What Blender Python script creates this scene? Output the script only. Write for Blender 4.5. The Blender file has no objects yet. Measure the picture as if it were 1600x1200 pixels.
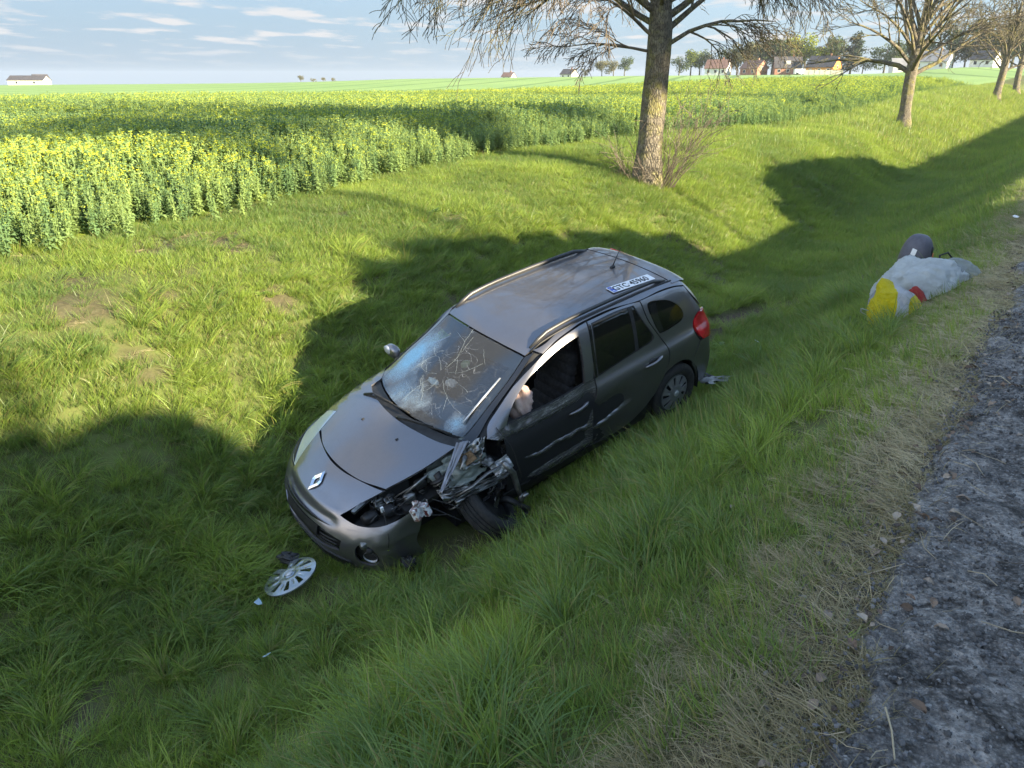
import bpy, bmesh, math, random
import numpy as np
from mathutils import Vector, Matrix
from mathutils.geometry import delaunay_2d_cdt

random.seed(7)
rng = np.random.default_rng(7)
SC = bpy.context.scene
COL = SC.collection
PI = math.pi

# ------------------------------------------------------------------ camera, sky, sun, exposure
PITCH = 22.27
cam = bpy.data.objects.new('camera', bpy.data.cameras.new('camera'))
COL.objects.link(cam)
cam.data.sensor_width = 36.0
cam.data.lens = 36.0 * 1160 / 1600
cam.data.clip_start = 0.05
cam.data.clip_end = 6000
cam.location = (0, 0, 1.7)
cam.rotation_euler = (math.radians(90 - PITCH), 0, 0)
SC.camera = cam

SUN_EL = math.radians(17.0)
LX, LY = -.84, .54
_l = math.hypot(LX, LY); LX /= _l; LY /= _l
SUN_DIR = Vector((LX * math.cos(SUN_EL), LY * math.cos(SUN_EL), -math.sin(SUN_EL)))   # the way the light travels

world = bpy.data.worlds.new('World'); SC.world = world
world.use_nodes = True
wn = world.node_tree.nodes; wl = world.node_tree.links
wn.clear()
w_out = wn.new('ShaderNodeOutputWorld'); w_bg = wn.new('ShaderNodeBackground')
sky = wn.new('ShaderNodeTexSky'); sky.sky_type = 'NISHITA'; sky.sun_disc = False
sky.sun_elevation = SUN_EL; sky.sun_rotation = -math.atan2(-LX, -LY)
sky.altitude = 100; sky.air_density = 1.0; sky.dust_density = 0.6; sky.ozone_density = 1.2
w_bg.inputs['Strength'].default_value = 0.115
# small broken clouds, from the view direction
geo = wn.new('ShaderNodeTexCoord')
sep = wn.new('ShaderNodeSeparateXYZ'); wl.new(geo.outputs['Generated'], sep.inputs[0])
def wmath(op, a, b=None):
    n = wn.new('ShaderNodeMath'); n.operation = op
    for i, v in enumerate((a, b)):
        if v is None: continue
        if isinstance(v, (int, float)): n.inputs[i].default_value = v
        else: wl.new(v, n.inputs[i])
    return n.outputs[0]
zc = wmath('MAXIMUM', sep.outputs['Z'], 0.0)
den = wmath('ADD', zc, 0.045)
u = wmath('DIVIDE', sep.outputs['X'], den); v = wmath('DIVIDE', sep.outputs['Y'], den)
cmb = wn.new('ShaderNodeCombineXYZ'); wl.new(u, cmb.inputs[0]); wl.new(v, cmb.inputs[1])
mp = wn.new('ShaderNodeMapping'); wl.new(cmb.outputs[0], mp.inputs['Vector'])
mp.inputs['Scale'].default_value = (1.25, 0.8, 1); mp.inputs['Location'].default_value = (3.1, 1.2, 0)
nz = wn.new('ShaderNodeTexNoise'); wl.new(mp.outputs[0], nz.inputs['Vector'])
nz.inputs['Scale'].default_value = 1.0; nz.inputs['Detail'].default_value = 9; nz.inputs['Roughness'].default_value = .55
cr = wn.new('ShaderNodeValToRGB'); wl.new(nz.outputs['Fac'], cr.inputs[0])
cr.color_ramp.elements[0].position = .52; cr.color_ramp.elements[0].color = (0, 0, 0, 1)
cr.color_ramp.elements[1].position = .62; cr.color_ramp.elements[1].color = (1, 1, 1, 1)
low = wn.new('ShaderNodeMapRange'); wl.new(zc, low.inputs[0])
low.inputs[1].default_value = .012; low.inputs[2].default_value = .045
cf = wmath('MULTIPLY', cr.outputs[0], low.outputs[0]); cf = wmath('MULTIPLY', cf, .95)
hz = wn.new('ShaderNodeMapRange'); wl.new(zc, hz.inputs[0])         # pale haze low over the fields, all the way round
hz.inputs[1].default_value = 0; hz.inputs[2].default_value = .8; hz.interpolation_type = 'SMOOTHSTEP'; hz.inputs[3].default_value = .95; hz.inputs[4].default_value = .10
hzm = wn.new('ShaderNodeMix'); hzm.data_type = 'RGBA'
wl.new(hz.outputs[0], hzm.inputs['Factor']); wl.new(sky.outputs[0], hzm.inputs['A']); hzm.inputs['B'].default_value = (.50, .73, 1.02, 1)
mx = wn.new('ShaderNodeMix'); mx.data_type = 'RGBA'
wl.new(cf, mx.inputs['Factor']); wl.new(hzm.outputs['Result'], mx.inputs['A'])
mx.inputs['B'].default_value = (1.30, 1.31, 1.33, 1)
wl.new(mx.outputs['Result'], w_bg.inputs['Color']); wl.new(w_bg.outputs[0], w_out.inputs[0])

sun = bpy.data.objects.new('sun', bpy.data.lights.new('sun', 'SUN')); COL.objects.link(sun)
sun.data.energy = 3.7; sun.data.angle = math.radians(.6); sun.data.color = (1.0, .86, .62)
sun.rotation_euler = SUN_DIR.to_track_quat('-Z', 'Y').to_euler()
SC.view_settings.view_transform = 'Standard'; SC.view_settings.look = 'None'
SC.view_settings.exposure = 2.5; SC.view_settings.gamma = 1
SC.view_settings.use_curve_mapping = False
SC.render.engine = 'CYCLES'
SC.cycles.max_bounces = 8; SC.cycles.transparent_max_bounces = 24
SC.cycles.diffuse_bounces = 3; SC.cycles.glossy_bounces = 4; SC.cycles.transmission_bounces = 5

# ------------------------------------------------------------------ helpers
def pch(xs, ys):
    xs = np.array(xs, float); ys = np.array(ys, float)
    hh = np.diff(xs); d = np.diff(ys) / hh; m = np.zeros_like(ys)
    m[0] = d[0]; m[-1] = d[-1]
    for i in range(1, len(xs) - 1):
        m[i] = 0 if d[i-1] * d[i] <= 0 else 3 * (hh[i-1] + hh[i]) / ((2*hh[i] + hh[i-1]) / d[i-1] + (hh[i] + 2*hh[i-1]) / d[i])
    def f(x):
        x = np.clip(x, xs[0], xs[-1]); i = np.clip(np.searchsorted(xs, x) - 1, 0, len(xs) - 2)
        t = (x - xs[i]) / hh[i]
        return (1+2*t)*(1-t)**2*ys[i] + t*(1-t)**2*hh[i]*m[i] + t*t*(3-2*t)*ys[i+1] + t*t*(t-1)*hh[i]*m[i+1]
    return f
def sm(a, b, x):
    t = np.clip((np.asarray(x, float) - a) / (b - a), 0, 1); return t * t * (3 - 2 * t)

_P = rng.random((256, 256)) * 2 - 1
def vnoise(x, y, scale=1.0, seed=0):
    x = np.asarray(x, float) / scale + seed * 17.3; y = np.asarray(y, float) / scale + seed * 5.7
    xi = np.floor(x).astype(int); yi = np.floor(y).astype(int); fx = x - xi; fy = y - yi
    fx = fx*fx*(3-2*fx); fy = fy*fy*(3-2*fy)
    g = lambda a, b: _P[a & 255, b & 255]
    return (g(xi, yi)*(1-fx) + g(xi+1, yi)*fx)*(1-fy) + (g(xi, yi+1)*(1-fx) + g(xi+1, yi+1)*fx)*fy
def fbm(x, y, scale=1.0, seed=0, n=4):
    s = 0; a = 1; t = 0
    for k in range(n):
        s = s + a * vnoise(x, y, scale / 2**k, seed + k * 3); t += a; a *= .5
    return s / t

def tag(o, label=None, cat=None, group=None, kind=None):
    if label: o['label'] = label
    if cat: o['category'] = cat
    if group: o['group'] = group
    if kind: o['kind'] = kind
    return o
def empty(name, loc=(0, 0, 0), label=None, cat=None, group=None):
    o = bpy.data.objects.new(name, None); COL.objects.link(o); o.location = loc
    return tag(o, label, cat, group)
def mkobj(name, verts, faces, mat=None, parent=None, smooth=False, mats=None, midx=None, link=True):
    me = bpy.data.meshes.new(name)
    verts = np.asarray(verts, np.float32).reshape(-1, 3)
    if isinstance(faces, np.ndarray) and faces.ndim == 2:
        n = faces.shape[1]; nf = len(faces)
        me.vertices.add(len(verts)); me.vertices.foreach_set('co', verts.ravel())
        me.loops.add(nf * n); me.loops.foreach_set('vertex_index', faces.astype(np.int32).ravel())
        me.polygons.add(nf); me.polygons.foreach_set('loop_start', np.arange(nf, dtype=np.int32) * n)
        me.update(calc_edges=True)
    else:
        me.from_pydata([tuple(map(float, v)) for v in verts], [], [tuple(map(int, f)) for f in faces]); me.update()
    for m in (mats or ([mat] if mat else [])): me.materials.append(m)
    if midx is not None: me.polygons.foreach_set('material_index', np.asarray(midx, np.int32))
    me.polygons.foreach_set('use_smooth', np.full(len(me.polygons), smooth))
    o = bpy.data.objects.new(name, me)
    if link: COL.objects.link(o)
    if parent: o.parent = parent
    return o

class MB:
    """collects shapes, builds one mesh"""
    def __init__(s): s.v = []; s.f = []; s.m = []
    def add(s, V, F, mi=0):
        b = len(s.v); s.v += [tuple(map(float, p)) for p in V]; s.f += [tuple(int(i) + b for i in q) for q in F]; s.m += [mi] * len(F)
        return s
    def box(s, c, d, M=None, mi=0, taper=1.0):
        V = []
        for z in (-.5, .5):
            k = taper if z > 0 else 1
            for x, y in ((-.5, -.5), (.5, -.5), (.5, .5), (-.5, .5)):
                V.append(Vector((x * d[0] * k, y * d[1] * k, z * d[2])))
        if M: V = [M @ p for p in V]
        V = [p + Vector(c) for p in V]
        return s.add(V, [(3, 2, 1, 0), (4, 5, 6, 7), (0, 1, 5, 4), (1, 2, 6, 5), (2, 3, 7, 6), (3, 0, 4, 7)], mi)
    def tube(s, pts, r, n=8, cap=True, mi=0, flat=1.0):
        pts = [Vector(p) for p in pts]; rr = r if hasattr(r, '__len__') else [r] * len(pts)
        V = []; F = []; up = None
        for i, p in enumerate(pts):
            d = (pts[min(i+1, len(pts)-1)] - pts[max(i-1, 0)])
            d = d.normalized() if d.length > 1e-9 else Vector((0, 0, 1))
            if up is None: up = Vector((0, 0, 1)) if abs(d.z) < .9 else Vector((1, 0, 0))
            a = d.cross(up).normalized(); b = a.cross(d).normalized(); up = b
            for k in range(n):
                t = 2 * PI * k / n; V.append(p + a * (math.cos(t) * rr[i]) + b * (math.sin(t) * rr[i] * flat))
        for i in range(len(pts) - 1):
            for k in range(n):
                k2 = (k + 1) % n; F.append((i*n+k, i*n+k2, (i+1)*n+k2, (i+1)*n+k))
        if cap: F.append(tuple(range(n - 1, -1, -1))); F.append(tuple((len(pts)-1)*n + k for k in range(n)))
        return s.add(V, F, mi)
    def lathe(s, prof, n=32, M=None, mi=0, closed=False):
        # prof: (radius, height) around local Y
        V = []; F = []
        for k in range(n):
            t = 2 * PI * k / n
            for r, h in prof: V.append(Vector((math.cos(t) * r, h, math.sin(t) * r)))
        m = len(prof)
        for k in range(n):
            k2 = (k + 1) % n
            for i in range(m if closed else m - 1):
                j = (i + 1) % m
                F.append((k*m+i, k*m+j, k2*m+j, k2*m+i))
        if M: V = [M @ p for p in V]
        return s.add(V, F, mi)
    def ellip(s, c, d, nu=14, nv=9, M=None, mi=0, noise=0, p=1.0):
        V = []; F = []
        for j in range(nv + 1):
            ph = PI * j / nv
            for i in range(nu):
                th = 2 * PI * i / nu
                q = Vector((math.sin(ph) * math.cos(th), math.sin(ph) * math.sin(th), math.cos(ph)))
                q = Vector([math.copysign(abs(a) ** p, a) for a in q])
                k = 1 + noise * (random.random() - .5)
                V.append(Vector((q.x * d[0] * k / 2, q.y * d[1] * k / 2, q.z * d[2] * k / 2)))
        for j in range(nv):
            for i in range(nu):
                i2 = (i + 1) % nu; F.append((j*nu+i, (j+1)*nu+i, (j+1)*nu+i2, j*nu+i2))
        if M: V = [M @ q for q in V]
        return s.add([q + Vector(c) for q in V], F, mi)
    def build(s, name, mat=None, parent=None, smooth=True, mats=None, link=True, sharp=None):
        o = mkobj(name, s.v, s.f, mat, parent, smooth, mats, s.m if mats else None, link)
        if smooth and sharp is not None:
            me = o.data; bm = bmesh.new(); bm.from_mesh(me)
            for e in bm.edges:
                if len(e.link_faces) == 2 and e.calc_face_angle(0) > math.radians(sharp): e.smooth = False
            bm.to_mesh(me); bm.free()
        return o

# ------------------------------------------------------------------ materials
class NT:
    def __init__(s, name):
        s.m = bpy.data.materials.new(name); s.m.use_nodes = True; s.t = s.m.node_tree; s.t.nodes.clear()
        s.out = s.t.nodes.new('ShaderNodeOutputMaterial')
    def n(s, typ, **kw):
        n = s.t.nodes.new(typ)
        for k, v in kw.items():
            if k.startswith('_'): setattr(n, k[1:], v)
        return n
    def l(s, a, b): s.t.links.new(a, b)
    def val(s, sock, v):
        if hasattr(v, 'is_linked') or isinstance(v, bpy.types.NodeSocket): s.l(v, sock)
        else: sock.default_value = v
    def math(s, op, a, b=0, c=None):
        n = s.n('ShaderNodeMath'); n.operation = op; s.val(n.inputs[0], a); s.val(n.inputs[1], b)
        if c is not None: s.val(n.inputs[2], c)
        return n.outputs[0]
    def coord(s, which='Object'):
        return s.n('ShaderNodeTexCoord').outputs[which]
    def noise(s, scale, detail=4, rough=.55, vec=None, dist=0):
        n = s.n('ShaderNodeTexNoise'); n.inputs['Scale'].default_value = scale; n.inputs['Detail'].default_value = detail
        n.inputs['Roughness'].default_value = rough; n.inputs['Distortion'].default_value = dist
        s.l(vec if vec else s.coord(), n.inputs['Vector']); return n.outputs['Fac']
    def voro(s, scale, vec=None, feature='F1', out='Distance', rnd=1):
        n = s.n('ShaderNodeTexVoronoi'); n.feature = feature; n.inputs['Scale'].default_value = scale
        n.inputs['Randomness'].default_value = rnd
        s.l(vec if vec else s.coord(), n.inputs['Vector']); return n.outputs[out]
    def ramp(s, fac, stops):
        n = s.n('ShaderNodeValToRGB'); s.l(fac, n.inputs[0]); e = n.color_ramp.elements
        while len(e) < len(stops): e.new(.5)
        for i, (p, c) in enumerate(stops):
            e[i].position = p; e[i].color = (c, c, c, 1) if isinstance(c, (int, float)) else (*c, 1)
        return n.outputs[0]
    def mix(s, fac, a, b, typ='RGBA', blend='MIX'):
        n = s.n('ShaderNodeMix'); n.data_type = typ
        if typ == 'RGBA': n.blend_type = blend
        s.val(n.inputs['Factor'], fac)
        ia = [i for i in n.inputs if i.name == 'A' and i.enabled][0]; ib = [i for i in n.inputs if i.name == 'B' and i.enabled][0]
        s.val(ia, a if not isinstance(a, tuple) else (*a, 1)); s.val(ib, b if not isinstance(b, tuple) else (*b, 1))
        return [o for o in n.outputs if o.enabled][0]
    def attr(s, name, typ='GEOMETRY', out='Fac'):
        n = s.n('ShaderNodeAttribute'); n.attribute_name = name; n.attribute_type = typ; return n.outputs[out]
    def bump(s, h, strength=.5, dist=.01):
        n = s.n('ShaderNodeBump'); s.l(h, n.inputs['Height']); n.inputs['Strength'].default_value = strength
        n.inputs['Distance'].default_value = dist; return n.outputs[0]
    def pbr(s, col, rough=.6, metal=0, bump=None, coat=0, coat_r=.03, spec=.5, trans=0, ior=1.45, alpha=None, sheen=0, sss=None):
        p = s.n('ShaderNodeBsdfPrincipled')
        s.val(p.inputs['Base Color'], (*col, 1) if isinstance(col, tuple) else col)
        s.val(p.inputs['Roughness'], rough); s.val(p.inputs['Metallic'], metal)
        p.inputs['Coat Weight'].default_value = coat; p.inputs['Coat Roughness'].default_value = coat_r
        s.val(p.inputs['Specular IOR Level'], spec); p.inputs['Transmission Weight'].default_value = trans; p.inputs['IOR'].default_value = ior
        if alpha is not None: s.val(p.inputs['Alpha'], alpha)
        if bump: s.l(bump, p.inputs['Normal'])
        return p.outputs[0]
    def done(s, shader): s.l(shader, s.out.inputs[0]); return s.m

def simple(name, col, rough=.6, metal=0, **kw):
    t = NT(name); return t.done(t.pbr(col, rough, metal, **kw))
def mottled(name, c1, c2, scale=8, rough=.8, metal=0, bump=.3, bd=.01, **kw):
    t = NT(name); f = t.noise(scale, 6)
    r = t.ramp(f, [(.35, c1), (.65, c2)])
    return t.done(t.pbr(r, rough, metal, bump=t.bump(t.noise(scale * 3, 5), bump, bd), **kw))

# ------------------------------------------------------------------ the lie of the land
AZ = math.radians(36.05); RX, RY = math.sin(AZ), math.cos(AZ)      # the way the road runs
PS = pch([-7.6, -7.2, -3, -.3, .2, .6, 1.0, 2, 2.8, 3.5, 4.3, 5, 6, 7.1, 8.2, 10, 13, 40],
         [-.1, 0, 0, 0, -.03, -.16, -.36, -1.0, -1.45, -1.62, -1.62, -1.45, -.88, -.33, -.12, .05, .1, .1])
def st(x, y): return -RY * x + RX * y, RX * x + RY * y
def xy(s, t): return -RY * s + RX * t, RX * s + RY * t
CREST = pch([-50, -34.6, -17, -7, 0, 9, 22, 34.6, 50], [-.8, -.2, .5, 2.0, 2.4, 3.0, 3.4, 4.6, 4.6])
def ground(x, y):
    x = np.asarray(x, float); y = np.asarray(y, float)
    s, t = st(x, y)
    z = PS(s)
    w = sm(1.5, 3, s) * (1 - sm(5.5, 8, s))
    z = z - .28 * w * (1 - sm(3.5, 6.5, t))
    z = z - .15 * sm(5, 7, s) * (1 - sm(5, 16, t)) * (1 - sm(14, 30, s))
    z = z + .05 * np.sin(s*1.3 + t*.7) * np.sin(t*.9 - s*.4) * sm(.8, 2, s) * (1 - sm(12, 20, s))
    z = z + sm(4, 8, s) * .9 * sm(38, 75, t) * (1 - sm(20, 60, s))
    r = np.hypot(x, y); az = np.degrees(np.arctan2(x, np.maximum(y, 1)))
    far = sm(18, 60, s) * (-.95 * sm(38, 95, r)) + sm(12, 40, s) * (CREST(az) + .95) * sm(120, 300, r)
    nearroad = (1 - sm(12, 40, s)) * 3.6 * sm(80, 300, t)
    z = z + far + nearroad - 9 * sm(330, 900, r)
    return z
def gz(x, y): return float(ground(x, y))
def edge_s(t):                       # gravel / dead grass limit
    return .2 + .12 * fbm(t, t*0+3, .7, 4, 4) + .05*fbm(t, t*0+9, .15, 5, 2) - .0*t
FIELD_EDGE = pch([-40, 2, 4, 7.6, 10.8, 13, 21, 30, 45, 120], [9.6, 9.6, 9.7, 10.3, 10.9, 11.2, 11.5, 10.0, 10.2, 10.2])
# ------------------------------------------------------------------ ground sheet
def axis(parts):
    out = []
    for a, b, h in parts: out += list(np.arange(a, b, h))
    return np.array(out + [parts[-1][1]])
s_ax = axis([(-1500, -300, 200), (-300, -60, 40), (-60, -12, 8), (-12, -1, .8), (-1, 12, .1), (12, 30, .6), (30, 100, 3.5), (100, 400, 15), (400, 1600, 100)])
t_ax = axis([(-1500, -300, 200), (-300, -40, 40), (-40, -4, 4), (-4, 18, .12), (18, 50, .4), (50, 120, 2), (120, 420, 12), (420, 1700, 100)])
S, T = np.meshgrid(s_ax, t_ax); X, Y = xy(S, T)
Z = ground(X, Y)
near = sm(.35, 1.2, S) * (1 - sm(12, 16, S)) * (1 - sm(20, 40, T)) * sm(-6, -2, T)
Z = Z + near * (.035 * fbm(X, Y, .5, 1) + .05 * fbm(X, Y, 1.7, 2))
Z = Z - .012 * (S < .45)              # under the tarmac sheet
# two wheel ruts where the car slid down
rut1 = np.array([(11.2, 1.30), (11.8, 2.0), (11.9, 2.5), (11.6, 3.1), (10.7, 3.6), (9.0, 3.6)])
def rutdist(s, t, c=rut1):
    d = np.full(np.shape(s), 9.0)
    for (t0, s0), (t1, s1) in zip(c[:-1], c[1:]):
        vx, vy = t1 - t0, s1 - s0; L = vx*vx + vy*vy
        k = np.clip(((t - t0)*vx + (s - s0)*vy) / L, 0, 1)
        d = np.minimum(d, np.hypot(t - t0 - k*vx, s - s0 - k*vy))
    return d
rut2 = np.array([(14.6, 1.05), (13.4, 1.5), (12.7, 2.1), (12.2, 2.9), (11.4, 3.6), (10.2, 3.9)])
RD = np.minimum(rutdist(S, T), rutdist(S, T, rut2))
Z = Z - .07 * (1 - sm(.08, .25, RD))
n1, n2 = S.shape
idx = np.arange(n1 * n2).reshape(n1, n2)
F = np.stack([idx[:-1, :-1], idx[:-1, 1:], idx[1:, 1:], idx[1:, :-1]], -1).reshape(-1, 4)[:, ::-1]
t = NT('ground_cover')
zone = t.attr('zone', out='Color'); sepz = t.n('ShaderNodeSeparateColor'); t.l(zone, sepz.inputs[0])
co = t.coord()
thatch = t.ramp(t.noise(9, 8, .7), [(.3, (.05, .04, .02)), (.5, (.12, .10, .045)), (.7, (.09, .13, .03))])
mossy = t.ramp(t.noise(1.6, 6, .6), [(.35, (.08, .10, .03)), (.65, (.13, .20, .035))])
base = t.mix(.5, thatch, mossy)
soil = t.ramp(t.noise(14, 8, .7), [(.3, (.05, .036, .024)), (.7, (.13, .10, .07))])
rapeg = t.ramp(t.noise(.9, 7, .7), [(.35, (.10, .17, .04)), (.55, (.28, .36, .04)), (.75, (.48, .50, .05))])
wheat = t.ramp(t.noise(.022, 5, .5), [(.3, (.20, .31, .10)), (.7, (.27, .38, .12))])
# tramlines in the young wheat
wv = t.n('ShaderNodeTexWave'); wv.inputs['Scale'].default_value = .02; wv.inputs['Distortion'].default_value = .6
mpn = t.n('ShaderNodeMapping'); t.l(co, mpn.inputs[0]); mpn.inputs['Rotation'].default_value = (0, 0, .3); t.l(mpn.outputs[0], wv.inputs[0])
wheat = t.mix(t.ramp(wv.outputs['Fac'], [(.93, 0.0), (.985, .5)]), wheat, (.05, .10, .025))
c = t.mix(sepz.outputs[0], base, soil); c = t.mix(sepz.outputs[1], c, rapeg); c = t.mix(sepz.outputs[2], c, wheat)
M_ground = t.done(t.pbr(c, .9, bump=t.bump(t.noise(30, 8, .7), .6, .03), spec=.2))
g = mkobj('ground', np.stack([X, Y, Z], -1).reshape(-1, 3), F, M_ground, smooth=True)
tag(g, kind='structure')
R_ = np.hypot(X, Y)
fe = FIELD_EDGE(T)
soilm = np.clip((1 - sm(.3, .75, S + .12*fbm(X, Y, .4, 3))) * (S > -9) + (1 - sm(.06, .22, RD)) + sm(.24, .48, fbm(X, Y, .8, 8)) * sm(.9, 2, S) * .7, 0, 1) * (S < 13)
rap = sm(fe - .1, fe + .3, S) * (1 - sm(85, 92, R_ + 5*fbm(X, Y, 40, 6)))
whe = sm(fe + .5, fe + 1.5, S) * sm(85, 92, R_ + 5*fbm(X, Y, 40, 6))
zc_ = np.stack([soilm, rap, whe, np.ones_like(rap)], -1).reshape(-1, 4).astype(np.float32)
at = g.data.attributes.new('zone', 'FLOAT_COLOR', 'POINT'); at.data.foreach_set('color', zc_.ravel())

# ------------------------------------------------------------------ the worn tarmac edge
sa = np.concatenate([np.arange(-7.2, -1.6, .35), np.arange(-1.6, -.02, .03), np.arange(-.02, .30, .012)])
ta = np.concatenate([np.arange(-40, -2, 2.0), np.arange(-2, .8, .2), np.arange(.8, 5.5, .014), np.arange(5.5, 16, .07), np.arange(16, 60, .8), np.arange(60, 300, 8)])
S2, T2 = np.meshgrid(sa, ta)
eS = edge_s(T2); S2 = np.where(S2 > -.6, -.6 + (S2 + .6) * (eS + .6) / .9 * 1.0, S2)
X2, Y2 = xy(S2, T2); Z2 = ground(X2, Y2)
roughz = .016 * fbm(X2, Y2, .05, 1, 4) + .014 * fbm(X2, Y2, .28, 3, 3)
Z2 = Z2 + .012 + roughz * sm(-1.9, -1.3, S2) * (1 - sm(14, 20, T2)) - .04 * sm(eS - .05, eS, S2)
n1, n2 = S2.shape; idx = np.arange(n1 * n2).reshape(n1, n2)
F2 = np.stack([idx[:-1, :-1], idx[:-1, 1:], idx[1:, 1:], idx[1:, :-1]], -1).reshape(-1, 4)[:, ::-1]
t = NT('crumbling_tarmac')
vs = t.voro(85); vs2 = t.voro(38, feature='F1')
stone = t.voro(85, out='Color'); sc_ = t.n('ShaderNodeSeparateColor'); t.l(stone, sc_.inputs[0])
binder = t.ramp(t.noise(60, 6, .7), [(.3, (.06, .058, .054)), (.7, (.17, .16, .15))])
chip = t.ramp(sc_.outputs[0], [(0, (.17, .16, .15)), (.7, (.32, .30, .28)), (.96, (.5, .48, .45)), (1, (.5, .48, .45))])
cc = t.mix(t.ramp(vs, [(.25, 1.0), (.6, 0.0)]), binder, chip)
dust = t.ramp(t.noise(4.5, 8, .72), [(.40, 0.0), (.60, .85)])
cc = t.mix(dust, cc, (.60, .56, .51))
humus = t.ramp(t.noise(2.6, 8, .75, dist=.6), [(.53, 0.0), (.62, .85)])
speck = t.ramp(t.noise(34, 5, .8), [(.44, .55), (.58, 0.0)]); cc = t.mix(speck, cc, (.035, .032, .028))
cc = t.mix(humus, cc, (.016, .014, .011))
hh = t.math('ADD', t.math('MULTIPLY', vs, -1.0), t.math('ADD', t.math('MULTIPLY', t.noise(45, 8, .8), 1.2), t.math('MULTIPLY', vs2, -1.2)))
M_tar = t.done(t.pbr(cc, .85, bump=t.bump(hh, 1.0, .022), spec=.3))
o = mkobj('road', np.stack([X2, Y2, Z2], -1).reshape(-1, 3), F2, M_tar, smooth=True); tag(o, kind='structure')

# ------------------------------------------------------------------ car footprint, used to keep grass out of it
from math import sin, cos
def rotvec(r):
    r = np.array(r); th = np.linalg.norm(r); k = r / th
    K = np.array([[0, -k[2], k[1]], [k[2], 0, -k[0]], [-k[1], k[0], 0]])
    return np.eye(3) + sin(th) * K + (1 - cos(th)) * K @ K
CR = rotvec([-0.26581, -0.32038, 3.79574]); CT = np.array([0.99192, 7.36762, -1.43071])
def to_car(x, y, z): return (np.stack([x, y, z], -1) - CT) @ CR
def under_car(x, y, z, grow=0.0):
    p = to_car(x, y, z)
    hw = .74 + grow - .28 * sm(2.9, 3.4, p[..., 0])
    m = (np.abs(p[..., 1]) < hw) & (p[..., 0] > -.78 - grow) & (p[..., 0] < 3.32 + grow)
    return m

# ------------------------------------------------------------------ plants as instances of a few small meshes
PROTO = {}
def proto_collection(name, objs):
    c = bpy.data.collections.new(name)
    for o in objs: c.objects.link(o)
    PROTO[name] = c; return c
def scatter(name, pts, rot, scl, idx, hue, coll, n_proto, kind='stuff', extra=None):
    me = bpy.data.meshes.new(name)
    me.vertices.add(len(pts)); me.vertices.foreach_set('co', np.asarray(pts, np.float32).ravel())
    for nm, ty, arr, key in (('rot', 'FLOAT_VECTOR', rot, 'vector'), ('scl', 'FLOAT_VECTOR', scl, 'vector'), ('idx', 'INT', idx, 'value'), ('hue', 'FLOAT', hue, 'value')):
        a = me.attributes.new(nm, ty, 'POINT'); a.data.foreach_set(key, np.asarray(arr, np.int32 if ty == 'INT' else np.float32).ravel())
    o = bpy.data.objects.new(name, me); COL.objects.link(o)
    ng = bpy.data.node_groups.new(name + '_nodes', 'GeometryNodeTree')
    ng.interface.new_socket('Geometry', in_out='INPUT', socket_type='NodeSocketGeometry')
    ng.interface.new_socket('Geometry', in_out='OUTPUT', socket_type='NodeSocketGeometry')
    N = ng.nodes; Lk = ng.links
    gi = N.new('NodeGroupInput'); go = N.new('NodeGroupOutput'); ip = N.new('GeometryNodeInstanceOnPoints')
    ci = N.new('GeometryNodeCollectionInfo'); ci.inputs[0].default_value = coll
    ci.inputs['Separate Children'].default_value = True; ci.inputs['Reset Children'].default_value = True
    ip.inputs['Pick Instance'].default_value = True
    def na(nm, ty):
        n = N.new('GeometryNodeInputNamedAttribute'); n.data_type = ty; n.inputs['Name'].default_value = nm
        return [q for q in n.outputs if q.name == 'Attribute' and q.enabled][0]
    Lk.new(gi.outputs[0], ip.inputs['Points']); Lk.new(ci.outputs[0], ip.inputs['Instance'])
    Lk.new(na('idx', 'INT'), ip.inputs['Instance Index'])
    e2r = N.new('FunctionNodeEulerToRotation'); Lk.new(na('rot', 'FLOAT_VECTOR'), e2r.inputs[0]); Lk.new(e2r.outputs[0], ip.inputs['Rotation'])
    Lk.new(na('scl', 'FLOAT_VECTOR'), ip.inputs['Scale']); Lk.new(ip.outputs[0], go.inputs[0])
    m = o.modifiers.new('plants', 'NODES'); m.node_group = ng
    o['kind'] = kind
    return o

def blade_mat(name, c_lo, c_hi, dry=(.30, .23, .10), trans=.45, drymax=.25):
    t = NT(name)
    hue = t.attr('hue', 'INSTANCER'); tip = t.attr('tip'); rnd = t.attr('rnd')
    hv = t.math('ADD', hue, t.math('MULTIPLY', t.math('SUBTRACT', rnd, .5), .9)); hv = t.math('MINIMUM', t.math('MAXIMUM', hv, 0.0), 1.0)
    c = t.mix(hv, c_lo, c_hi)
    f = t.math('MULTIPLY', t.math('GREATER_THAN', rnd, 1 - drymax), .8)
    c = t.mix(f, c, dry)
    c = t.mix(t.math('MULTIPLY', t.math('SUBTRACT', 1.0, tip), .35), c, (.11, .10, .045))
    p = t.pbr(c, .42, spec=.45)
    tr = t.n('ShaderNodeBsdfTranslucent')
    c2 = t.mix(.35, c, (.42, .56, .04)); t.l(c2, tr.inputs[0])
    ms = t.n('ShaderNodeMixShader'); ms.inputs[0].default_value = trans; t.l(p, ms.inputs[1]); t.l(tr.outputs[0], ms.inputs[2])
    return t.done(ms.outputs[0])
M_grass = blade_mat('grass_blades', (.118, .205, .055), (.330, .440, .070), drymax=.13)
M_dry = blade_mat('dead_grass', (.30, .24, .13), (.62, .52, .33), dry=(.09, .12, .03), trans=.25, drymax=.10)

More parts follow.
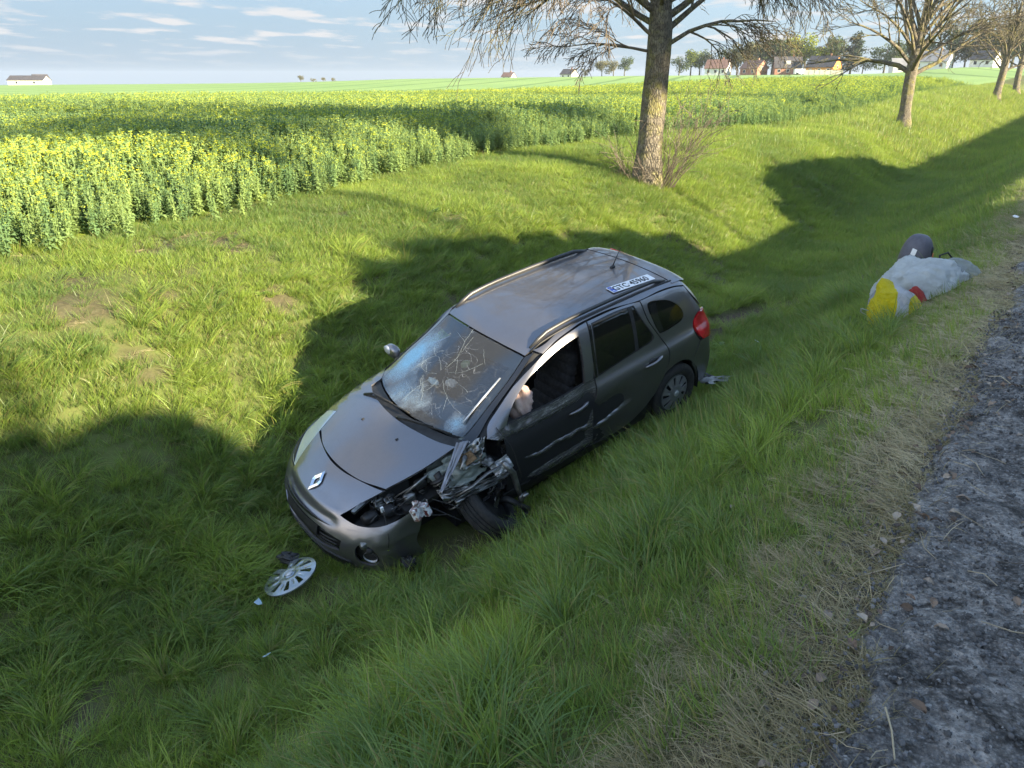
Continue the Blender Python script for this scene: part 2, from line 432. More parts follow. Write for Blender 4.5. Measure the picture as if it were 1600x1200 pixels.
def tuft(name, n, rad, l0, l1, w, droop, lean, mat, seg=4, up=.9):
    V = []; F = []; tp = []; rd = []
    for i in range(n):
        a = random.random() * 2 * PI; r = rad * math.sqrt(random.random())
        bx, by = r * math.cos(a), r * math.sin(a)
        L = l0 + (l1 - l0) * random.random() ** 1.2
        az = a + random.gauss(0, .9)
        d = Vector((math.cos(az) * (1 - up) * 2.2 + lean * random.uniform(.5, 1.3), math.sin(az) * (1 - up) * 2.2 + random.gauss(0, .12), up)).normalized()
        side = Vector((-d.y, d.x, 0)); side = (side.normalized() if side.length > 1e-4 else Vector((1, 0, 0)))
        side = Matrix.Rotation(random.uniform(-1.2, 1.2), 3, d) @ side
        p = Vector((bx, by, -.015)); dr = droop * random.uniform(.5, 1.6); st_ = L / seg; b = len(V); q = random.random(); ww = w * random.uniform(.7, 1.25)
        for k in range(seg + 1):
            f = k / seg; wk = ww * (1 - f ** 1.8) * .5
            if k < seg:
                V += [p - side * wk, p + side * wk]; tp += [f, f]; rd += [q, q]
            else: V.append(p.copy()); tp.append(1); rd.append(q)
            p = p + d * st_
            d = (d + Vector((lean * .10, 0, -dr * (.5 + f))) ).normalized()
            if p.z < .01: d.z = max(d.z, 0)
        for k in range(seg - 1):
            F.append((b+2*k, b+2*k+1, b+2*k+3, b+2*k+2))
        F.append((b+2*seg-2, b+2*seg-1, b+2*seg))
    o = mkobj(name, V, F, mat, smooth=True, link=False)
    for nm, arr in (('tip', tp), ('rnd', rd)):
        a = o.data.attributes.new(nm, 'FLOAT', 'POINT'); a.data.foreach_set('value', np.array(arr, np.float32))
    return o
protos = []
for k in range(4): protos.append(tuft(f'grass_a{k}', 44, .085, .05, .14, .0048, .18, .12, M_grass, 3, .80))      # 0-3 short
for k in range(4): protos.append(tuft(f'grass_b{k}', 72, .055, .15, .34, .0052, .24, .22, M_grass, 5, .74))     # 4-7 long tufts
for k in range(2): protos.append(tuft(f'grass_c{k}', 64, .045, .22, .42, .0056, .34, .30, M_grass, 6, .78))      # 8-9 long, falling over
for k in range(3): protos.append(tuft(f'grass_d{k}', 26, .20, .12, .30, .012, .10, .1, M_grass, 2, .85))        # 10-12 distance
for k in range(3): protos.append(tuft(f'grass_e{k}', 60, .10, .05, .16, .0026, .55, .9, M_dry, 4, .45))         # 13-15 dead, lying
def weed(name):
    V = []; F = []; tp = []
    for i in range(13):
        a = i * 2.4; L = random.uniform(.05, .12); W = L * .28; d = Vector((math.cos(a), math.sin(a), random.uniform(.2, 1.1))).normalized(); s_ = Vector((-math.sin(a), math.cos(a), random.uniform(-.3, .3))); b = len(V)
        p = Vector((0, 0, .01)) + d * .02; V += [p, p + d * L * .5 + s_ * W, p + d * L * .5 - s_ * W, p + d * L + Vector((0, 0, -L * .35))]; tp += [.6, .9, .9, 1]; F += [(b, b+1, b+3, b+2)]
    o = mkobj(name, V, F, M_grass, smooth=False, link=False)
    for nm, arr in (('tip', tp), ('rnd', [.4] * len(V))): a = o.data.attributes.new(nm, 'FLOAT', 'POINT'); a.data.foreach_set('value', np.array(arr, np.float32))
    return o
protos += [weed('grass_f0'), weed('grass_f1')]                       # 16-17 broad-leaved weeds
grass_coll = proto_collection('grass_protos', protos)

P_, R3, SCL, IDX, HUE = [], [], [], [], []
def rand_st(n, s0, s1, t0, t1): return rng.uniform(s0, s1, n), rng.uniform(t0, t1, n)
def visible(x, y, margin=9):
    az = np.degrees(np.arctan2(x, y)); r = np.hypot(x, y)
    return ((np.abs(az) < 35 + margin) & (y > 0)) | (r < 3.0)
CLEAR = [(-1.67, 4.60, .24), (4.0, 7.2, .45), (3.65, 6.78, .25), (4.75, 7.8, .2)]
def lay(n, s0, s1, t0, t1, choose, size, keep=1.0, dead=False, leanfix=None, grow=0.0, spin=1.0):
    s, t_ = rand_st(n, s0, s1, t0, t1); x, y = xy(s, t_)
    k = visible(x, y); s, t_, x, y = s[k], t_[k], x[k], y[k]
    z = ground(x, y)
    k = ~under_car(x, y, z, grow)
    if min(choose) in (4, 8): k &= ~under_car(x, y, z, .16) & ~((lambda q: (q[..., 1] > 0) & (q[..., 1] < 1.32) & (q[..., 0] > -.75) & (q[..., 0] < 2.9))(to_car(x, y, z)))
    for cx, cy, cr_ in CLEAR: k &= np.hypot(x - cx, y - cy) > cr_ * (1 if min(choose) > 3 else .8)
    rd_ = np.minimum(rutdist(s, t_), rutdist(s, t_, rut2)); k &= rng.random(len(s)) < sm(.05, .3, rd_)
    if callable(keep): k &= rng.random(len(s)) < keep(s, t_, x, y)
    s, t_, x, y, z = s[k], t_[k], x[k], y[k], z[k]; m = len(s)
    P_.append(np.stack([x, y, z], -1))
    zr = 2.6 * fbm(x, y, 1.1, 11, 3) + math.radians(40) + rng.normal(0, spin, m)
    R3.append(np.stack([rng.normal(0, .08, m), rng.normal(0, .08, m), zr], -1))
    sc = size * rng.uniform(.7, 1.3, m) * (1 + .35 * fbm(x, y, .9, 21))
    SCL.append(np.stack([sc, sc, sc * rng.uniform(.8, 1.2, m)], -1))
    IDX.append(rng.choice(choose, m))
    hue = np.clip(.40 + .95 * fbm(x, y, 1.3, 31) + .35 * fbm(x, y, .3, 33) + rng.normal(0, .16, m), 0, 1)
    HUE.append(hue)
fade = lambda s, t_, x, y: sm(.28, .70, s + .22 * fbm(x, y, .5, 41)) * (1 - sm(-.5, .3, s - FIELD_EDGE(t_)))
barely = lambda s, t_, x, y: fade(s, t_, x, y) * (1 - .85 * sm(.22, .42, fbm(x, y, .8, 8)))
patch = lambda s, t_, x, y: sm(.7, 1.3, s + .3 * fbm(x, y, .6, 43)) * sm(-.15, .25, fbm(x, y, .55, 51) + .06) * (1 - sm(-.8, .2, s - FIELD_EDGE(t_)))
# near ditch
lay(27000, .3, 11.5, -.5, 13, [0, 1, 2, 3], 1.0, barely)
lay(3300, .6, 7.5, -.5, 12, [4, 5, 6, 7], 1.0, patch)
lay(1500, .8, 6.0, -.5, 9, [8, 9], 1.0, patch)
lay(2600, 5.0, 11.5, 0, 16, [4, 5, 6, 7], .62, patch)
# grass standing up against the car
lay(900, 1.5, 3.2, 3.0, 7.6, [0, 1, 2, 3], 1.2, lambda s, t_, x, y: np.ones_like(s))
lay(260, 1.5, 9.5, 1, 14, [16, 17], 1.0, lambda s, t_, x, y: sm(.1, .35, fbm(x, y, 1.4, 91)))
# further along the ditch
lay(26000, .4, 12, 13, 34, [0, 1, 2, 3], 1.25, fade)
lay(3000, .8, 11.5, 12, 30, [4, 5, 6, 7], .75, patch)
lay(20000, .4, 12.5, 34, 110, [10, 11, 12], 1.1, fade)
lay(5000, .4, 12, 20, 60, [10, 11, 12], .8, fade)
# dead grass along the tarmac
deadk = lambda s, t_, x, y: sm(-.12, .03, s - edge_s(t_) + .03) * (1 - sm(.50, .88, s + .25 * fbm(x, y, .45, 41)))
lay(4300, .05, 1.1, -.5, 9, [13, 14, 15], .85, deadk, spin=2.2)
lay(3500, .05, 1.1, 9, 30, [13, 14, 15], 1.1, deadk, spin=2)
lay(1500, .3, 2.2, -.5, 12, [13, 14, 15], .6, lambda s, t_, x, y: .5 * (1 - sm(.8, 2.2, s)))
lay(3000, 1.5, 9.5, 0, 14, [13, 14, 15], .75, lambda s, t_, x, y: sm(.05, .35, fbm(x, y, .8, 8)), spin=2.2)
PT = np.concatenate(P_)
go = scatter('grass', PT, np.concatenate(R3), np.concatenate(SCL), np.concatenate(IDX), np.concatenate(HUE), grass_coll, len(protos))
tag(go, 'long green grass and dead verge grass over the ditch banks', 'grass')
print('grass instances', len(PT))

# ------------------------------------------------------------------ oilseed rape
t = NT('rape_leaf'); hue = t.attr('hue', 'INSTANCER')
c = t.mix(hue, (.15, .25, .10), (.30, .40, .12))
p = t.pbr(c, .5, spec=.3); tr = t.n('ShaderNodeBsdfTranslucent'); t.l(c, tr.inputs[0])
ms = t.n('ShaderNodeMixShader'); ms.inputs[0].default_value = .3; t.l(p, ms.inputs[1]); t.l(tr.outputs[0], ms.inputs[2]); M_rleaf = t.done(ms.outputs[0])
t = NT('rape_flower'); hue = t.attr('hue', 'INSTANCER')
c = t.mix(hue, (.50, .60, .07), (.74, .74, .07))
p = t.pbr(c, .6, spec=.2); tr = t.n('ShaderNodeBsdfTranslucent'); t.l(c, tr.inputs[0])
ms = t.n('ShaderNodeMixShader'); ms.inputs[0].default_value = .35; t.l(p, ms.inputs[1]); t.l(tr.outputs[0], ms.inputs[2]); M_rflow = t.done(ms.outputs[0])
def rape(name, H, nleaf, nfl, simple_=False):
    V = []; F = []; MI = []
    def quad(c, a, b, mi):
        k = len(V); V.extend([c - a - b, c + a - b, c + a + b, c - a + b]); F.append((k, k+1, k+2, k+3)); MI.append(mi)
    def leaf(p, az, L, W, dz):
        d = Vector((math.cos(az), math.sin(az), dz)).normalized(); s_ = Vector((-math.sin(az), math.cos(az), random.uniform(-.4, .4)))
        k = len(V); m = p + d * L * .5 + Vector((0, 0, .02)); e = p + d * L + Vector((0, 0, -L * .35))
        V.extend([p, m + s_ * W, e, m - s_ * W]); F.append((k, k+1, k+2, k+3)); MI.append(0)
    stems = [(0, 0, H)] + ([] if simple_ else [(random.uniform(-.09, .09), random.uniform(-.09, .09), H * random.uniform(.72, .95)) for _ in range(3)])
    for sx, sy, h in stems:
        base = Vector((sx * .2, sy * .2, 0)); top = Vector((sx, sy, h)); w = .006
        for a in (0, PI/2):
            o_ = Vector((math.cos(a) * w, math.sin(a) * w, 0)); k = len(V)
            V.extend([base - o_, base + o_, top + o_*.6, top - o_*.6]); F.append((k, k+1, k+2, k+3)); MI.append(0)
        for i in range(nleaf):
            f = random.uniform(.1, .92); q = base.lerp(top, f)
            leaf(q, random.random() * 2 * PI, random.uniform(.05, .14) * (1.25 - f * .8), random.uniform(.014, .032) * (1.3 - f * .7), random.uniform(-.3, .9))
        for i in range(nfl):                # open flowers round the raceme
            a = random.random() * 2 * PI; f = random.uniform(-.07, .0); r = random.uniform(.008, .030)
            c_ = top + Vector((math.cos(a) * r, math.sin(a) * r, f))
            u_ = Vector((random.gauss(0, 1), random.gauss(0, 1), random.gauss(0, .6))).normalized(); v_ = u_.orthogonal().normalized()
            quad(c_, u_ * .0075, v_ * .0075, 1)
        for i in range(7):                  # green buds
            c_ = top + Vector((random.gauss(0, .008), random.gauss(0, .008), random.uniform(-.0, .03)))
            u_ = Vector((random.gauss(0, 1), random.gauss(0, 1), random.gauss(0, 1))).normalized(); v_ = u_.orthogonal().normalized()
            quad(c_, u_ * .006, v_ * .009, 0)
    return mkobj(name, V, F, None, smooth=False, mats=[M_rleaf, M_rflow], midx=MI, link=False)
rp = [rape(f'rape_a{k}', .9, 18, [6, 3, 10, 1][k]) for k in range(4)] + [rape(f'rape_b{k}', .9, 9, 12) for k in range(3)]
rape_coll = proto_collection('rape_protos', rp)
P_, R3, SCL, IDX, HUE = [], [], [], [], []
def sow(n, r0, r1, choose, size):
    az = np.radians(rng.uniform(-46, 40, n)); r = np.sqrt(rng.uniform(r0*r0, r1*r1, n)); x, y = r*np.sin(az), r*np.cos(az)
    s, t_ = st(x, y); k = s > FIELD_EDGE(t_) + .28 * rng.normal(size=n) + .1 * np.sin(t_ * 5)
    lines = np.abs((s * .5) % 1 - .5); x, y, s, t_ = x[k], y[k], s[k], t_[k]; z = ground(x, y); m = len(x)
    P_.append(np.stack([x, y, z], -1)); R3.append(np.stack([rng.normal(0, .07, m), rng.normal(0, .07, m), rng.uniform(0, 6.28, m)], -1))
    sc = size * rng.uniform(.66, 1.16, m) * (1 + .12 * fbm(x, y, 3, 61)) * (.58 + .42 * sm(0, 2.2, s - FIELD_EDGE(t_) + .5 * fbm(x, y, .8, 69)))
    SCL.append(np.stack([sc*1.7, sc*1.7, sc], -1))
    bloom = fbm(x, y, 2.5, 63) + .5 * fbm(x, y, 12, 67) + rng.normal(0, .35, m) - .35 * (1 - sm(0, 4, s - FIELD_EDGE(t_)))
    IDX.append(np.where(bloom > .25, choose[2], np.where(bloom > -.1, choose[0], np.where(bloom > -.35, choose[1], choose[3]))))
    HUE.append(np.clip(.5 + .5 * fbm(x, y, 5, 65) + rng.normal(0, .25, m), 0, 1))
sow(26000, 8, 24, [0, 1, 2, 3], .90)
sow(34000, 24, 50, [0, 1, 2, 3], .93)
sow(46000, 50, 92, [4, 5, 6, 4], 1.02)
PT = np.concatenate(P_)
ro = scatter('rape_crop', PT, np.concatenate(R3), np.concatenate(SCL), np.concatenate(IDX), np.concatenate(HUE), rape_coll, len(rp))
tag(ro, 'field of yellow flowering oilseed rape beyond the ditch', 'crop')
print('rape instances', len(PT))
# ================================================================== the crashed estate car
# one smooth body surface (implicit), from which every panel is cut
TOPX = [-.90, -.62, -.3, .2, .9, 1.3, 1.46, 1.75, 2.1, 2.40, 2.50, 2.75, 3.0, 3.18, 3.34, 3.50]
TOPZ = [1.30, 1.395, 1.435, 1.465, 1.478, 1.455, 1.420, 1.29, 1.13, .985, .965, .905, .825, .755, .67, .53]
ztop = pch(TOPX, TOPZ)
Wz = pch([.12, .25, .4, .6, .75, .84, .89, .96, 1.1, 1.3, 1.45, 1.6], [.77, .815, .836, .846, .852, .850, .838, .797, .752, .675, .60, .52])
Tz = pch([.15, .3, .5, .7, .9, 1.05, 1.2, 1.4, 1.6], [.74, .86, .89, .86, .82, .75, .66, .50, .4])
Nz = pch([.1, .25, .45, .6, .75, .9], [3.37, 3.44, 3.47, 3.44, 3.35, 3.22])
def carF(x, y, z):
    ay = np.abs(y)
    s = ay - Wz(z) + .05 * np.clip((x - 2.3), 0, 2) ** 2 + .04 * np.clip(-x / .8, 0, 2) ** 2
    xp = x + .42 * y * y * np.clip((x - .9) / .8, 0, 1)
    t = (z - ztop(xp) + .07 * y * y) * np.where(x > 1.46, .85, 1)
    f = x - Nz(z) + .55 * ay ** 3 + .08 * ay ** 2
    r = -x - Tz(z) + .30 * ay ** 4 + .05 * ay ** 2
    b = .14 - z
    D = np.stack(np.broadcast_arrays(s, t, f, r, b)); k = .028
    m = D.max(0); return m + k * np.log(np.exp((D - m) / k).sum(0))
def carN(p):
    e = 1e-3; g = np.stack([(carF(*(p + d).T) - carF(*(p - d).T)) / (2*e) for d in np.eye(3) * e], -1)
    return g / np.maximum(np.linalg.norm(g, axis=1, keepdims=True), 1e-9)
def cast(o, d, off=0.0, tmax=2.2, n=240):
    ts = np.linspace(0, tmax, n); p = o[:, None] + d[:, None] * ts[None, :, None]
    ins = carF(p[..., 0], p[..., 1], p[..., 2]) - off < 0
    i = np.clip(ins.argmax(1), 1, None); a = ts[i-1]; b = ts[i]
    for _ in range(24):
        c = (a + b) / 2; q = o + d * c[:, None]; gq = carF(q[:, 0], q[:, 1], q[:, 2]) - off < 0
        b = np.where(gq, c, b); a = np.where(gq, a, c)
    return o + d * b[:, None]
NAX, RAX = 2.2, .3
def project(uv, pr, off=0.0):
    uv = np.asarray(uv, float); a, b = uv[:, 0], uv[:, 1]; k = len(uv); z0 = np.zeros(k); one = np.ones(k)
    if pr == 'L': return cast(np.stack([a, one * 1.5, b], -1), np.stack([z0, -one, z0], -1), off, 1.5)
    if pr == 'R': return cast(np.stack([a, -one * 1.5, b], -1), np.stack([z0, one, z0], -1), off, 1.5)
    if pr == 'T': return cast(np.stack([a, b, one * 2.3], -1), np.stack([z0, z0, -one], -1), off, 1.9)
    if pr == 'N':
        ph = np.radians(a); return cast(np.stack([NAX + 2*np.cos(ph), 2*np.sin(ph), b], -1), np.stack([-np.cos(ph), -np.sin(ph), z0], -1), off, 1.95)
    if pr == 'B':
        ph = np.radians(a); return cast(np.stack([RAX - 2*np.cos(ph), 2*np.sin(ph), b], -1), np.stack([np.cos(ph), -np.sin(ph), z0], -1), off, 1.95)
def n_uv(p): return (math.degrees(math.atan2(p[1], p[0] - NAX)), p[2])        # body point -> nose chart
def b_uv(p): return (math.degrees(math.atan2(p[1], RAX - p[0])), p[2])
def curve(pts, h=.03, sx=1.0):
    """closed outline; a point written (x, y, 1) is a corner, the others are rounded through"""
    P = [np.array(p[:2], float) for p in pts]; C = [len(p) > 2 for p in pts]; n = len(P); out = []
    for i in range(n):
        p0, p1, p2, p3 = P[i-1], P[i], P[(i+1) % n], P[(i+2) % n]
        if C[i]: p0 = 2*p1 - p2
        if C[(i+1) % n]: p3 = 2*p2 - p1
        L = np.linalg.norm((p2 - p1) * [sx, 1]); k = max(1, int(L / h))
        for j in range(k):
            t = j / k
            out.append(.5 * (2*p1 + (p2-p0)*t + (2*p0-5*p1+4*p2-p3)*t*t + (3*p1-p0-3*p2+p3)*t**3))
    return np.array(out)
def inside(pts, poly):
    x, y = pts[:, 0], pts[:, 1]; r = np.zeros(len(pts), bool); a = poly; b = np.roll(poly, -1, 0)
    for (x0, y0), (x1, y1) in zip(a, b):
        if y0 == y1: continue
        c = ((y0 > y) != (y1 > y)) & (x < (x1 - x0) * (y - y0) / (y1 - y0) + x0); r ^= c
    return r
def offset2(poly, d, sx=1.0):
    """shrink an outline by d"""
    q = poly * [sx, 1]; e = np.roll(q, -1, 0) - np.roll(q, 1, 0); L = np.linalg.norm(e, axis=1, keepdims=True); e = e / np.maximum(L, 1e-9)
    A = .5 * np.sum(q[:, 0] * np.roll(q[:, 1], -1) - np.roll(q[:, 0], -1) * q[:, 1])
    nrm = np.stack([-e[:, 1], e[:, 0]], -1) * (1 if A > 0 else -1)
    return (q + nrm * d) / [sx, 1]
CARP = empty('crashed_estate_car'); CARP.rotation_mode = 'QUATERNION'
_M = Matrix([[*CR[i], CT[i]] for i in range(3)] + [[0, 0, 0, 1]])
CARP.location = _M.to_translation(); CARP.rotation_quaternion = _M.to_quaternion()
tag(CARP, 'dark grey estate car nose down in the grassy ditch, its front left corner smashed', 'car')

def panel(name, outer, pr, mat, holes=(), off=0.0, h=.035, gap=.003, disp=None, ret=.014, parent=CARP, raw=False, smooth_n=True, thick_mat=None):
    """a body panel: outline and openings in the chart pr, with folded edges"""
    sx = {'N': math.radians(1) * 1.15, 'B': math.radians(1) * 1.1}.get(pr, 1.0)
    P = outer if raw else curve(outer, h * .8, sx); P = offset2(P, gap, sx)
    H = [offset2(q if raw else curve(q, h * .8, sx), -gap * .5, sx) for q in holes]
    lo, hi = P.min(0), P.max(0)
    gx, gy = np.meshgrid(np.arange(lo[0], hi[0], h / sx), np.arange(lo[1], hi[1], h)); gx = gx + (np.arange(gx.shape[0]) % 2)[:, None] * h / sx / 2
    G = np.stack([gx.ravel(), gy.ravel()], -1); G = G[inside(G, P)]
    for q in H: G = G[~inside(G, q)]
    allb = np.concatenate([P] + H)
    if len(G):
        dm = np.min(np.linalg.norm((G[:, None] - allb[None]) * [sx, 1], axis=2), 1); G = G[dm > h * .55]
    vs = []; es = []; b = 0
    for q in [P] + H:
        k = len(q); vs += [tuple(v) for v in q]; es += [(b+i, b+(i+1) % k) for i in range(k)]; b += k
    vs += [tuple(v) for v in G]
    r = delaunay_2d_cdt([Vector((v[0] * sx, v[1])) for v in vs], es, [], 0, 1e-6)
    uv = np.array([(v[0] / sx, v[1]) for v in r[0]]); F = np.array([f for f in r[2] if len(f) == 3])
    cen = uv[F].mean(1); k = inside(cen, P)
    for q in H: k &= ~inside(cen, q)
    F = F[k]
    W = project(uv, pr, off); Nn = carN(W)
    if disp is not None: W = disp(W, Nn)
    # orient
    fn = np.cross(W[F[:, 1]] - W[F[:, 0]], W[F[:, 2]] - W[F[:, 0]])
    flip = (fn * Nn[F[:, 0]]).sum(1) < 0; F[flip] = F[flip][:, ::-1]
    # returned edges
    ed = {}
    for f in F:
        for i in range(3):
            a, c = int(f[i]), int(f[(i+1) % 3]); ed[(a, c)] = 1
    be = [e for e in ed if (e[1], e[0]) not in ed]
    bv = sorted({a for e in be for a in e}); mp_ = {a: len(W) + i for i, a in enumerate(bv)}
    W2 = np.concatenate([W, W[bv] - Nn[bv] * ret]) if ret else W
    faces = [tuple(f) for f in F]; nmain = len(faces)
    V = list(W2)
    if ret:
        dup = {a: len(W2) + i for i, a in enumerate(bv)}; V += [W[a] for a in bv]
        faces += [(dup[c], dup[a], mp_[a], mp_[c]) for a, c in be]
    o = mkobj(name, np.array(V), faces, mat, parent, smooth=True)
    if smooth_n and disp is None:
        nn = np.zeros((len(o.data.vertices), 3)); nn[:len(Nn)] = Nn
        ln = []
        for p in o.data.polygons:
            if p.index < nmain: ln += [tuple(nn[v]) for v in p.vertices]
            else: ln += [(0, 0, 0)] * len(p.vertices)
        o.data.normals_split_custom_set(ln)
    return o

# ---- car materials
t = NT('graphite_paint'); fl = t.noise(900, 2, .5)
dirt = t.math('MAXIMUM', t.ramp(t.noise(3.2, 8, .72), [(.45, 0.0), (.75, .24)]), t.math('MULTIPLY', t.ramp(t.noise(70, 5, .8), [(.62, 0.0), (.70, .6)]), t.ramp(t.noise(2, 3), [(.4, 0.0), (.6, 1.0)])))
pc = t.mix(dirt, t.ramp(fl, [(.3, (.145, .140, .148)), (.7, (.225, .218, .228))]), (.12, .11, .10))
M_paint = t.done(t.pbr(pc, t.math('ADD', .30, t.math('MULTIPLY', dirt, .5)), .75, coat=1.0, coat_r=.04, bump=t.bump(t.noise(2.2, 2, .4), .04, .02)))
t = NT('scraped_paint')
mpn = t.n('ShaderNodeMapping'); t.l(t.coord(), mpn.inputs[0]); mpn.inputs['Scale'].default_value = (1.6, 6, 18)
scr = t.ramp(t.noise(5, 8, .75, vec=mpn.outputs[0]), [(.50, 0.0), (.57, 1.0)])
scuff = t.ramp(t.noise(2.5, 5, .6), [(.4, 0.0), (.62, 1.0)])
mask = t.math('MULTIPLY', scr, scuff)
pc = t.mix(mask, (.12, .115, .12), t.ramp(t.noise(40, 4), [(.4, (.34, .33, .32)), (.6, (.10, .10, .095))]))
M_scrape = t.done(t.pbr(pc, t.math('ADD', .22, t.math('MULTIPLY', mask, .5)), .55, coat=.6, coat_r=.12, bump=t.bump(t.noise(9, 6, .6), .35, .012)))
M_black = mottled('black_plastic', (.010, .010, .010), (.026, .025, .024), 12, .55, bump=.2)
M_gloss = simple('piano_black_trim', (.012, .012, .013), .12, coat=.5)
M_rubber = mottled('rubber', (.016, .016, .016), (.035, .033, .030), 20, .85, bump=.5)
M_shell = simple('body_shell_dark', (.018, .018, .019), .7)
M_silver = mottled('silver_plastic', (.42, .43, .44), (.55, .56, .57), 6, .38, metal=.35, bump=.1)
M_alu = mottled('bent_metal', (.09, .09, .088), (.30, .30, .29), 9, .42, metal=.85, bump=.6, bd=.01)
M_primer = mottled('grey_green_primer_metal', (.16, .18, .16), (.30, .33, .30), 11, .55, metal=.2, bump=.5, bd=.006)
M_rust = mottled('rusty_mud', (.10, .055, .025), (.22, .14, .07), 16, .9, bump=.8)
M_chrome = simple('chrome', (.75, .77, .80), .12, 1.0)
M_white = simple('white_plastic', (.7, .7, .68), .4)
M_seat = mottled('seat_fabric', (.016, .016, .018), (.035, .034, .036), 30, .95, bump=.3)
M_airbag = mottled('airbag_fabric', (.62, .42, .36), (.75, .56, .48), 5, .9, bump=.6, bd=.03)
M_bulb = simple('orange_bulb', (.8, .22, .02), .3)
def glass_mat(name, tint, refl_r=.02, opacity=.3, dirtc=(.1, .1, .1), dirtf=None):
    t = NT(name); fr = t.n('ShaderNodeFresnel'); fr.inputs[0].default_value = 1.5
    tr = t.n('ShaderNodeBsdfTransparent'); tr.inputs[0].default_value = (*tint, 1)
    gl = t.n('ShaderNodeBsdfGlossy'); gl.inputs['Roughness'].default_value = refl_r
    m1 = t.n('ShaderNodeMixShader'); t.l(t.math('ADD', t.math('MULTIPLY', fr.outputs[0], 1.4), .02), m1.inputs[0]); t.l(tr.outputs[0], m1.inputs[1]); t.l(gl.outputs[0], m1.inputs[2])
    df = t.n('ShaderNodeBsdfDiffuse'); df.inputs[0].default_value = (*dirtc, 1)
    m2 = t.n('ShaderNodeMixShader'); m2.inputs[0].default_value = opacity
    if dirtf is not None: t.l(dirtf(t), m2.inputs[0])
    t.l(m1.outputs[0], m2.inputs[1]); t.l(df.outputs[0], m2.inputs[2]); return t, m2
t, m2 = glass_mat('privacy_glass', (.10, .11, .11), opacity=.06); M_tint = t.done(m2.outputs[0])
# windscreen: laminated, crazed round the impact zone
t = NT('crazed_windscreen')
co = t.coord()
sx_ = t.n('ShaderNodeSeparateXYZ'); t.l(co, sx_.inputs[0])
def blob(cx, cy, r, sq=1.0):
    dx = t.math('SUBTRACT', sx_.outputs[0], cx); dy = t.math('MULTIPLY', t.math('SUBTRACT', sx_.outputs[1], cy), sq)
    d = t.math('SQRT', t.math('ADD', t.math('MULTIPLY', dx, dx), t.math('MULTIPLY', dy, dy)))
    return t.math('SUBTRACT', 1.0, t.math('MINIMUM', t.math('DIVIDE', d, r), 1.0))
wob = t.math('MULTIPLY', t.math('SUBTRACT', t.noise(5, 6, .7), .5), .6)
zone_ = t.math('MAXIMUM', t.math('MAXIMUM', blob(1.95, -.48, .50, 1.3), t.math('MULTIPLY', blob(2.28, -.15, .40, .5), .55)), t.math('MULTIPLY', blob(2.2, .5, .20, 1), .62))
z1 = t.ramp(t.math('ADD', zone_, wob), [(.30, 0.0), (.80, 1.0)])
e1 = t.voro(55, feature='DISTANCE_TO_EDGE'); e2 = t.voro(150, feature='DISTANCE_TO_EDGE'); e3 = t.voro(7, feature='DISTANCE_TO_EDGE', rnd=1)
c1 = t.ramp(e1, [(.0, 1.0), (.07, 0.0)]); c2 = t.ramp(e2, [(.0, 1.0), (.16, 0.0)])
mpd = t.n('ShaderNodeVectorMath'); mpd.operation = 'ADD'; nzc = t.n('ShaderNodeTexNoise'); nzc.inputs['Scale'].default_value = 5; t.l(co, nzc.inputs['Vector'])
vsc = t.n('ShaderNodeVectorMath'); vsc.operation = 'SCALE'; t.l(nzc.outputs['Color'], vsc.inputs[0]); vsc.inputs['Scale'].default_value = .25; t.l(co, mpd.inputs[0]); t.l(vsc.outputs[0], mpd.inputs[1])
e4 = t.voro(8.5, vec=mpd.outputs[0], feature='DISTANCE_TO_EDGE'); web = t.math('MULTIPLY', t.ramp(e4, [(0, 1.0), (.012, 0.0)]), t.math('MULTIPLY', t.ramp(blob(1.97, .08, .62, .9), [(.05, 0.0), (.5, .55)]), t.ramp(t.noise(6, 4, .7), [(.42, 0.0), (.55, 1.0)])))
craze = t.math('MAXIMUM', web, t.math('MULTIPLY', z1, t.math('MAXIMUM', c1, t.math('MULTIPLY', c2, .7))))
milky = t.math('MULTIPLY', z1, .50)
opac = t.math('MINIMUM', t.math('ADD', t.math('MULTIPLY', craze, .75), t.math('ADD', milky, .02)), .92)
fr = t.n('ShaderNodeFresnel'); fr.inputs[0].default_value = 1.55
bp = t.bump(t.math('MULTIPLY', e1, z1), .6, .004); t.l(bp, fr.inputs['Normal'])
tr = t.n('ShaderNodeBsdfTransparent'); tr.inputs[0].default_value = (.74, .84, .84, 1)
gl = t.n('ShaderNodeBsdfGlossy'); gl.inputs['Roughness'].default_value = .03; t.l(bp, gl.inputs['Normal'])
m1 = t.n('ShaderNodeMixShader'); t.l(t.math('ADD', t.math('MULTIPLY', fr.outputs[0], 1.6), .03), m1.inputs[0]); t.l(tr.outputs[0], m1.inputs[1]); t.l(gl.outputs[0], m1.inputs[2])
df = t.n('ShaderNodeBsdfDiffuse'); t.l(t.mix(z1, (.55, .58, .60), (.34, .60, .74)), df.inputs[0])
m2 = t.n('ShaderNodeMixShader'); t.l(opac, m2.inputs[0]); t.l(m1.outputs[0], m2.inputs[1]); t.l(df.outputs[0], m2.inputs[2])
M_screen = t.done(m2.outputs[0])
t = NT('tail_lamp_red'); M_red = t.done(t.pbr(t.ramp(t.noise(7, 2), [(.4, (.35, .008, .012)), (.6, (.60, .02, .03))]), .12, 0, coat=1, bump=t.bump(t.voro(60), .25, .004)))
t = NT('headlamp_lens'); M_lens = t.done(t.pbr((.40, .45, .50), .12, .2, coat=1, bump=t.bump(t.noise(30, 2), .1, .003)))

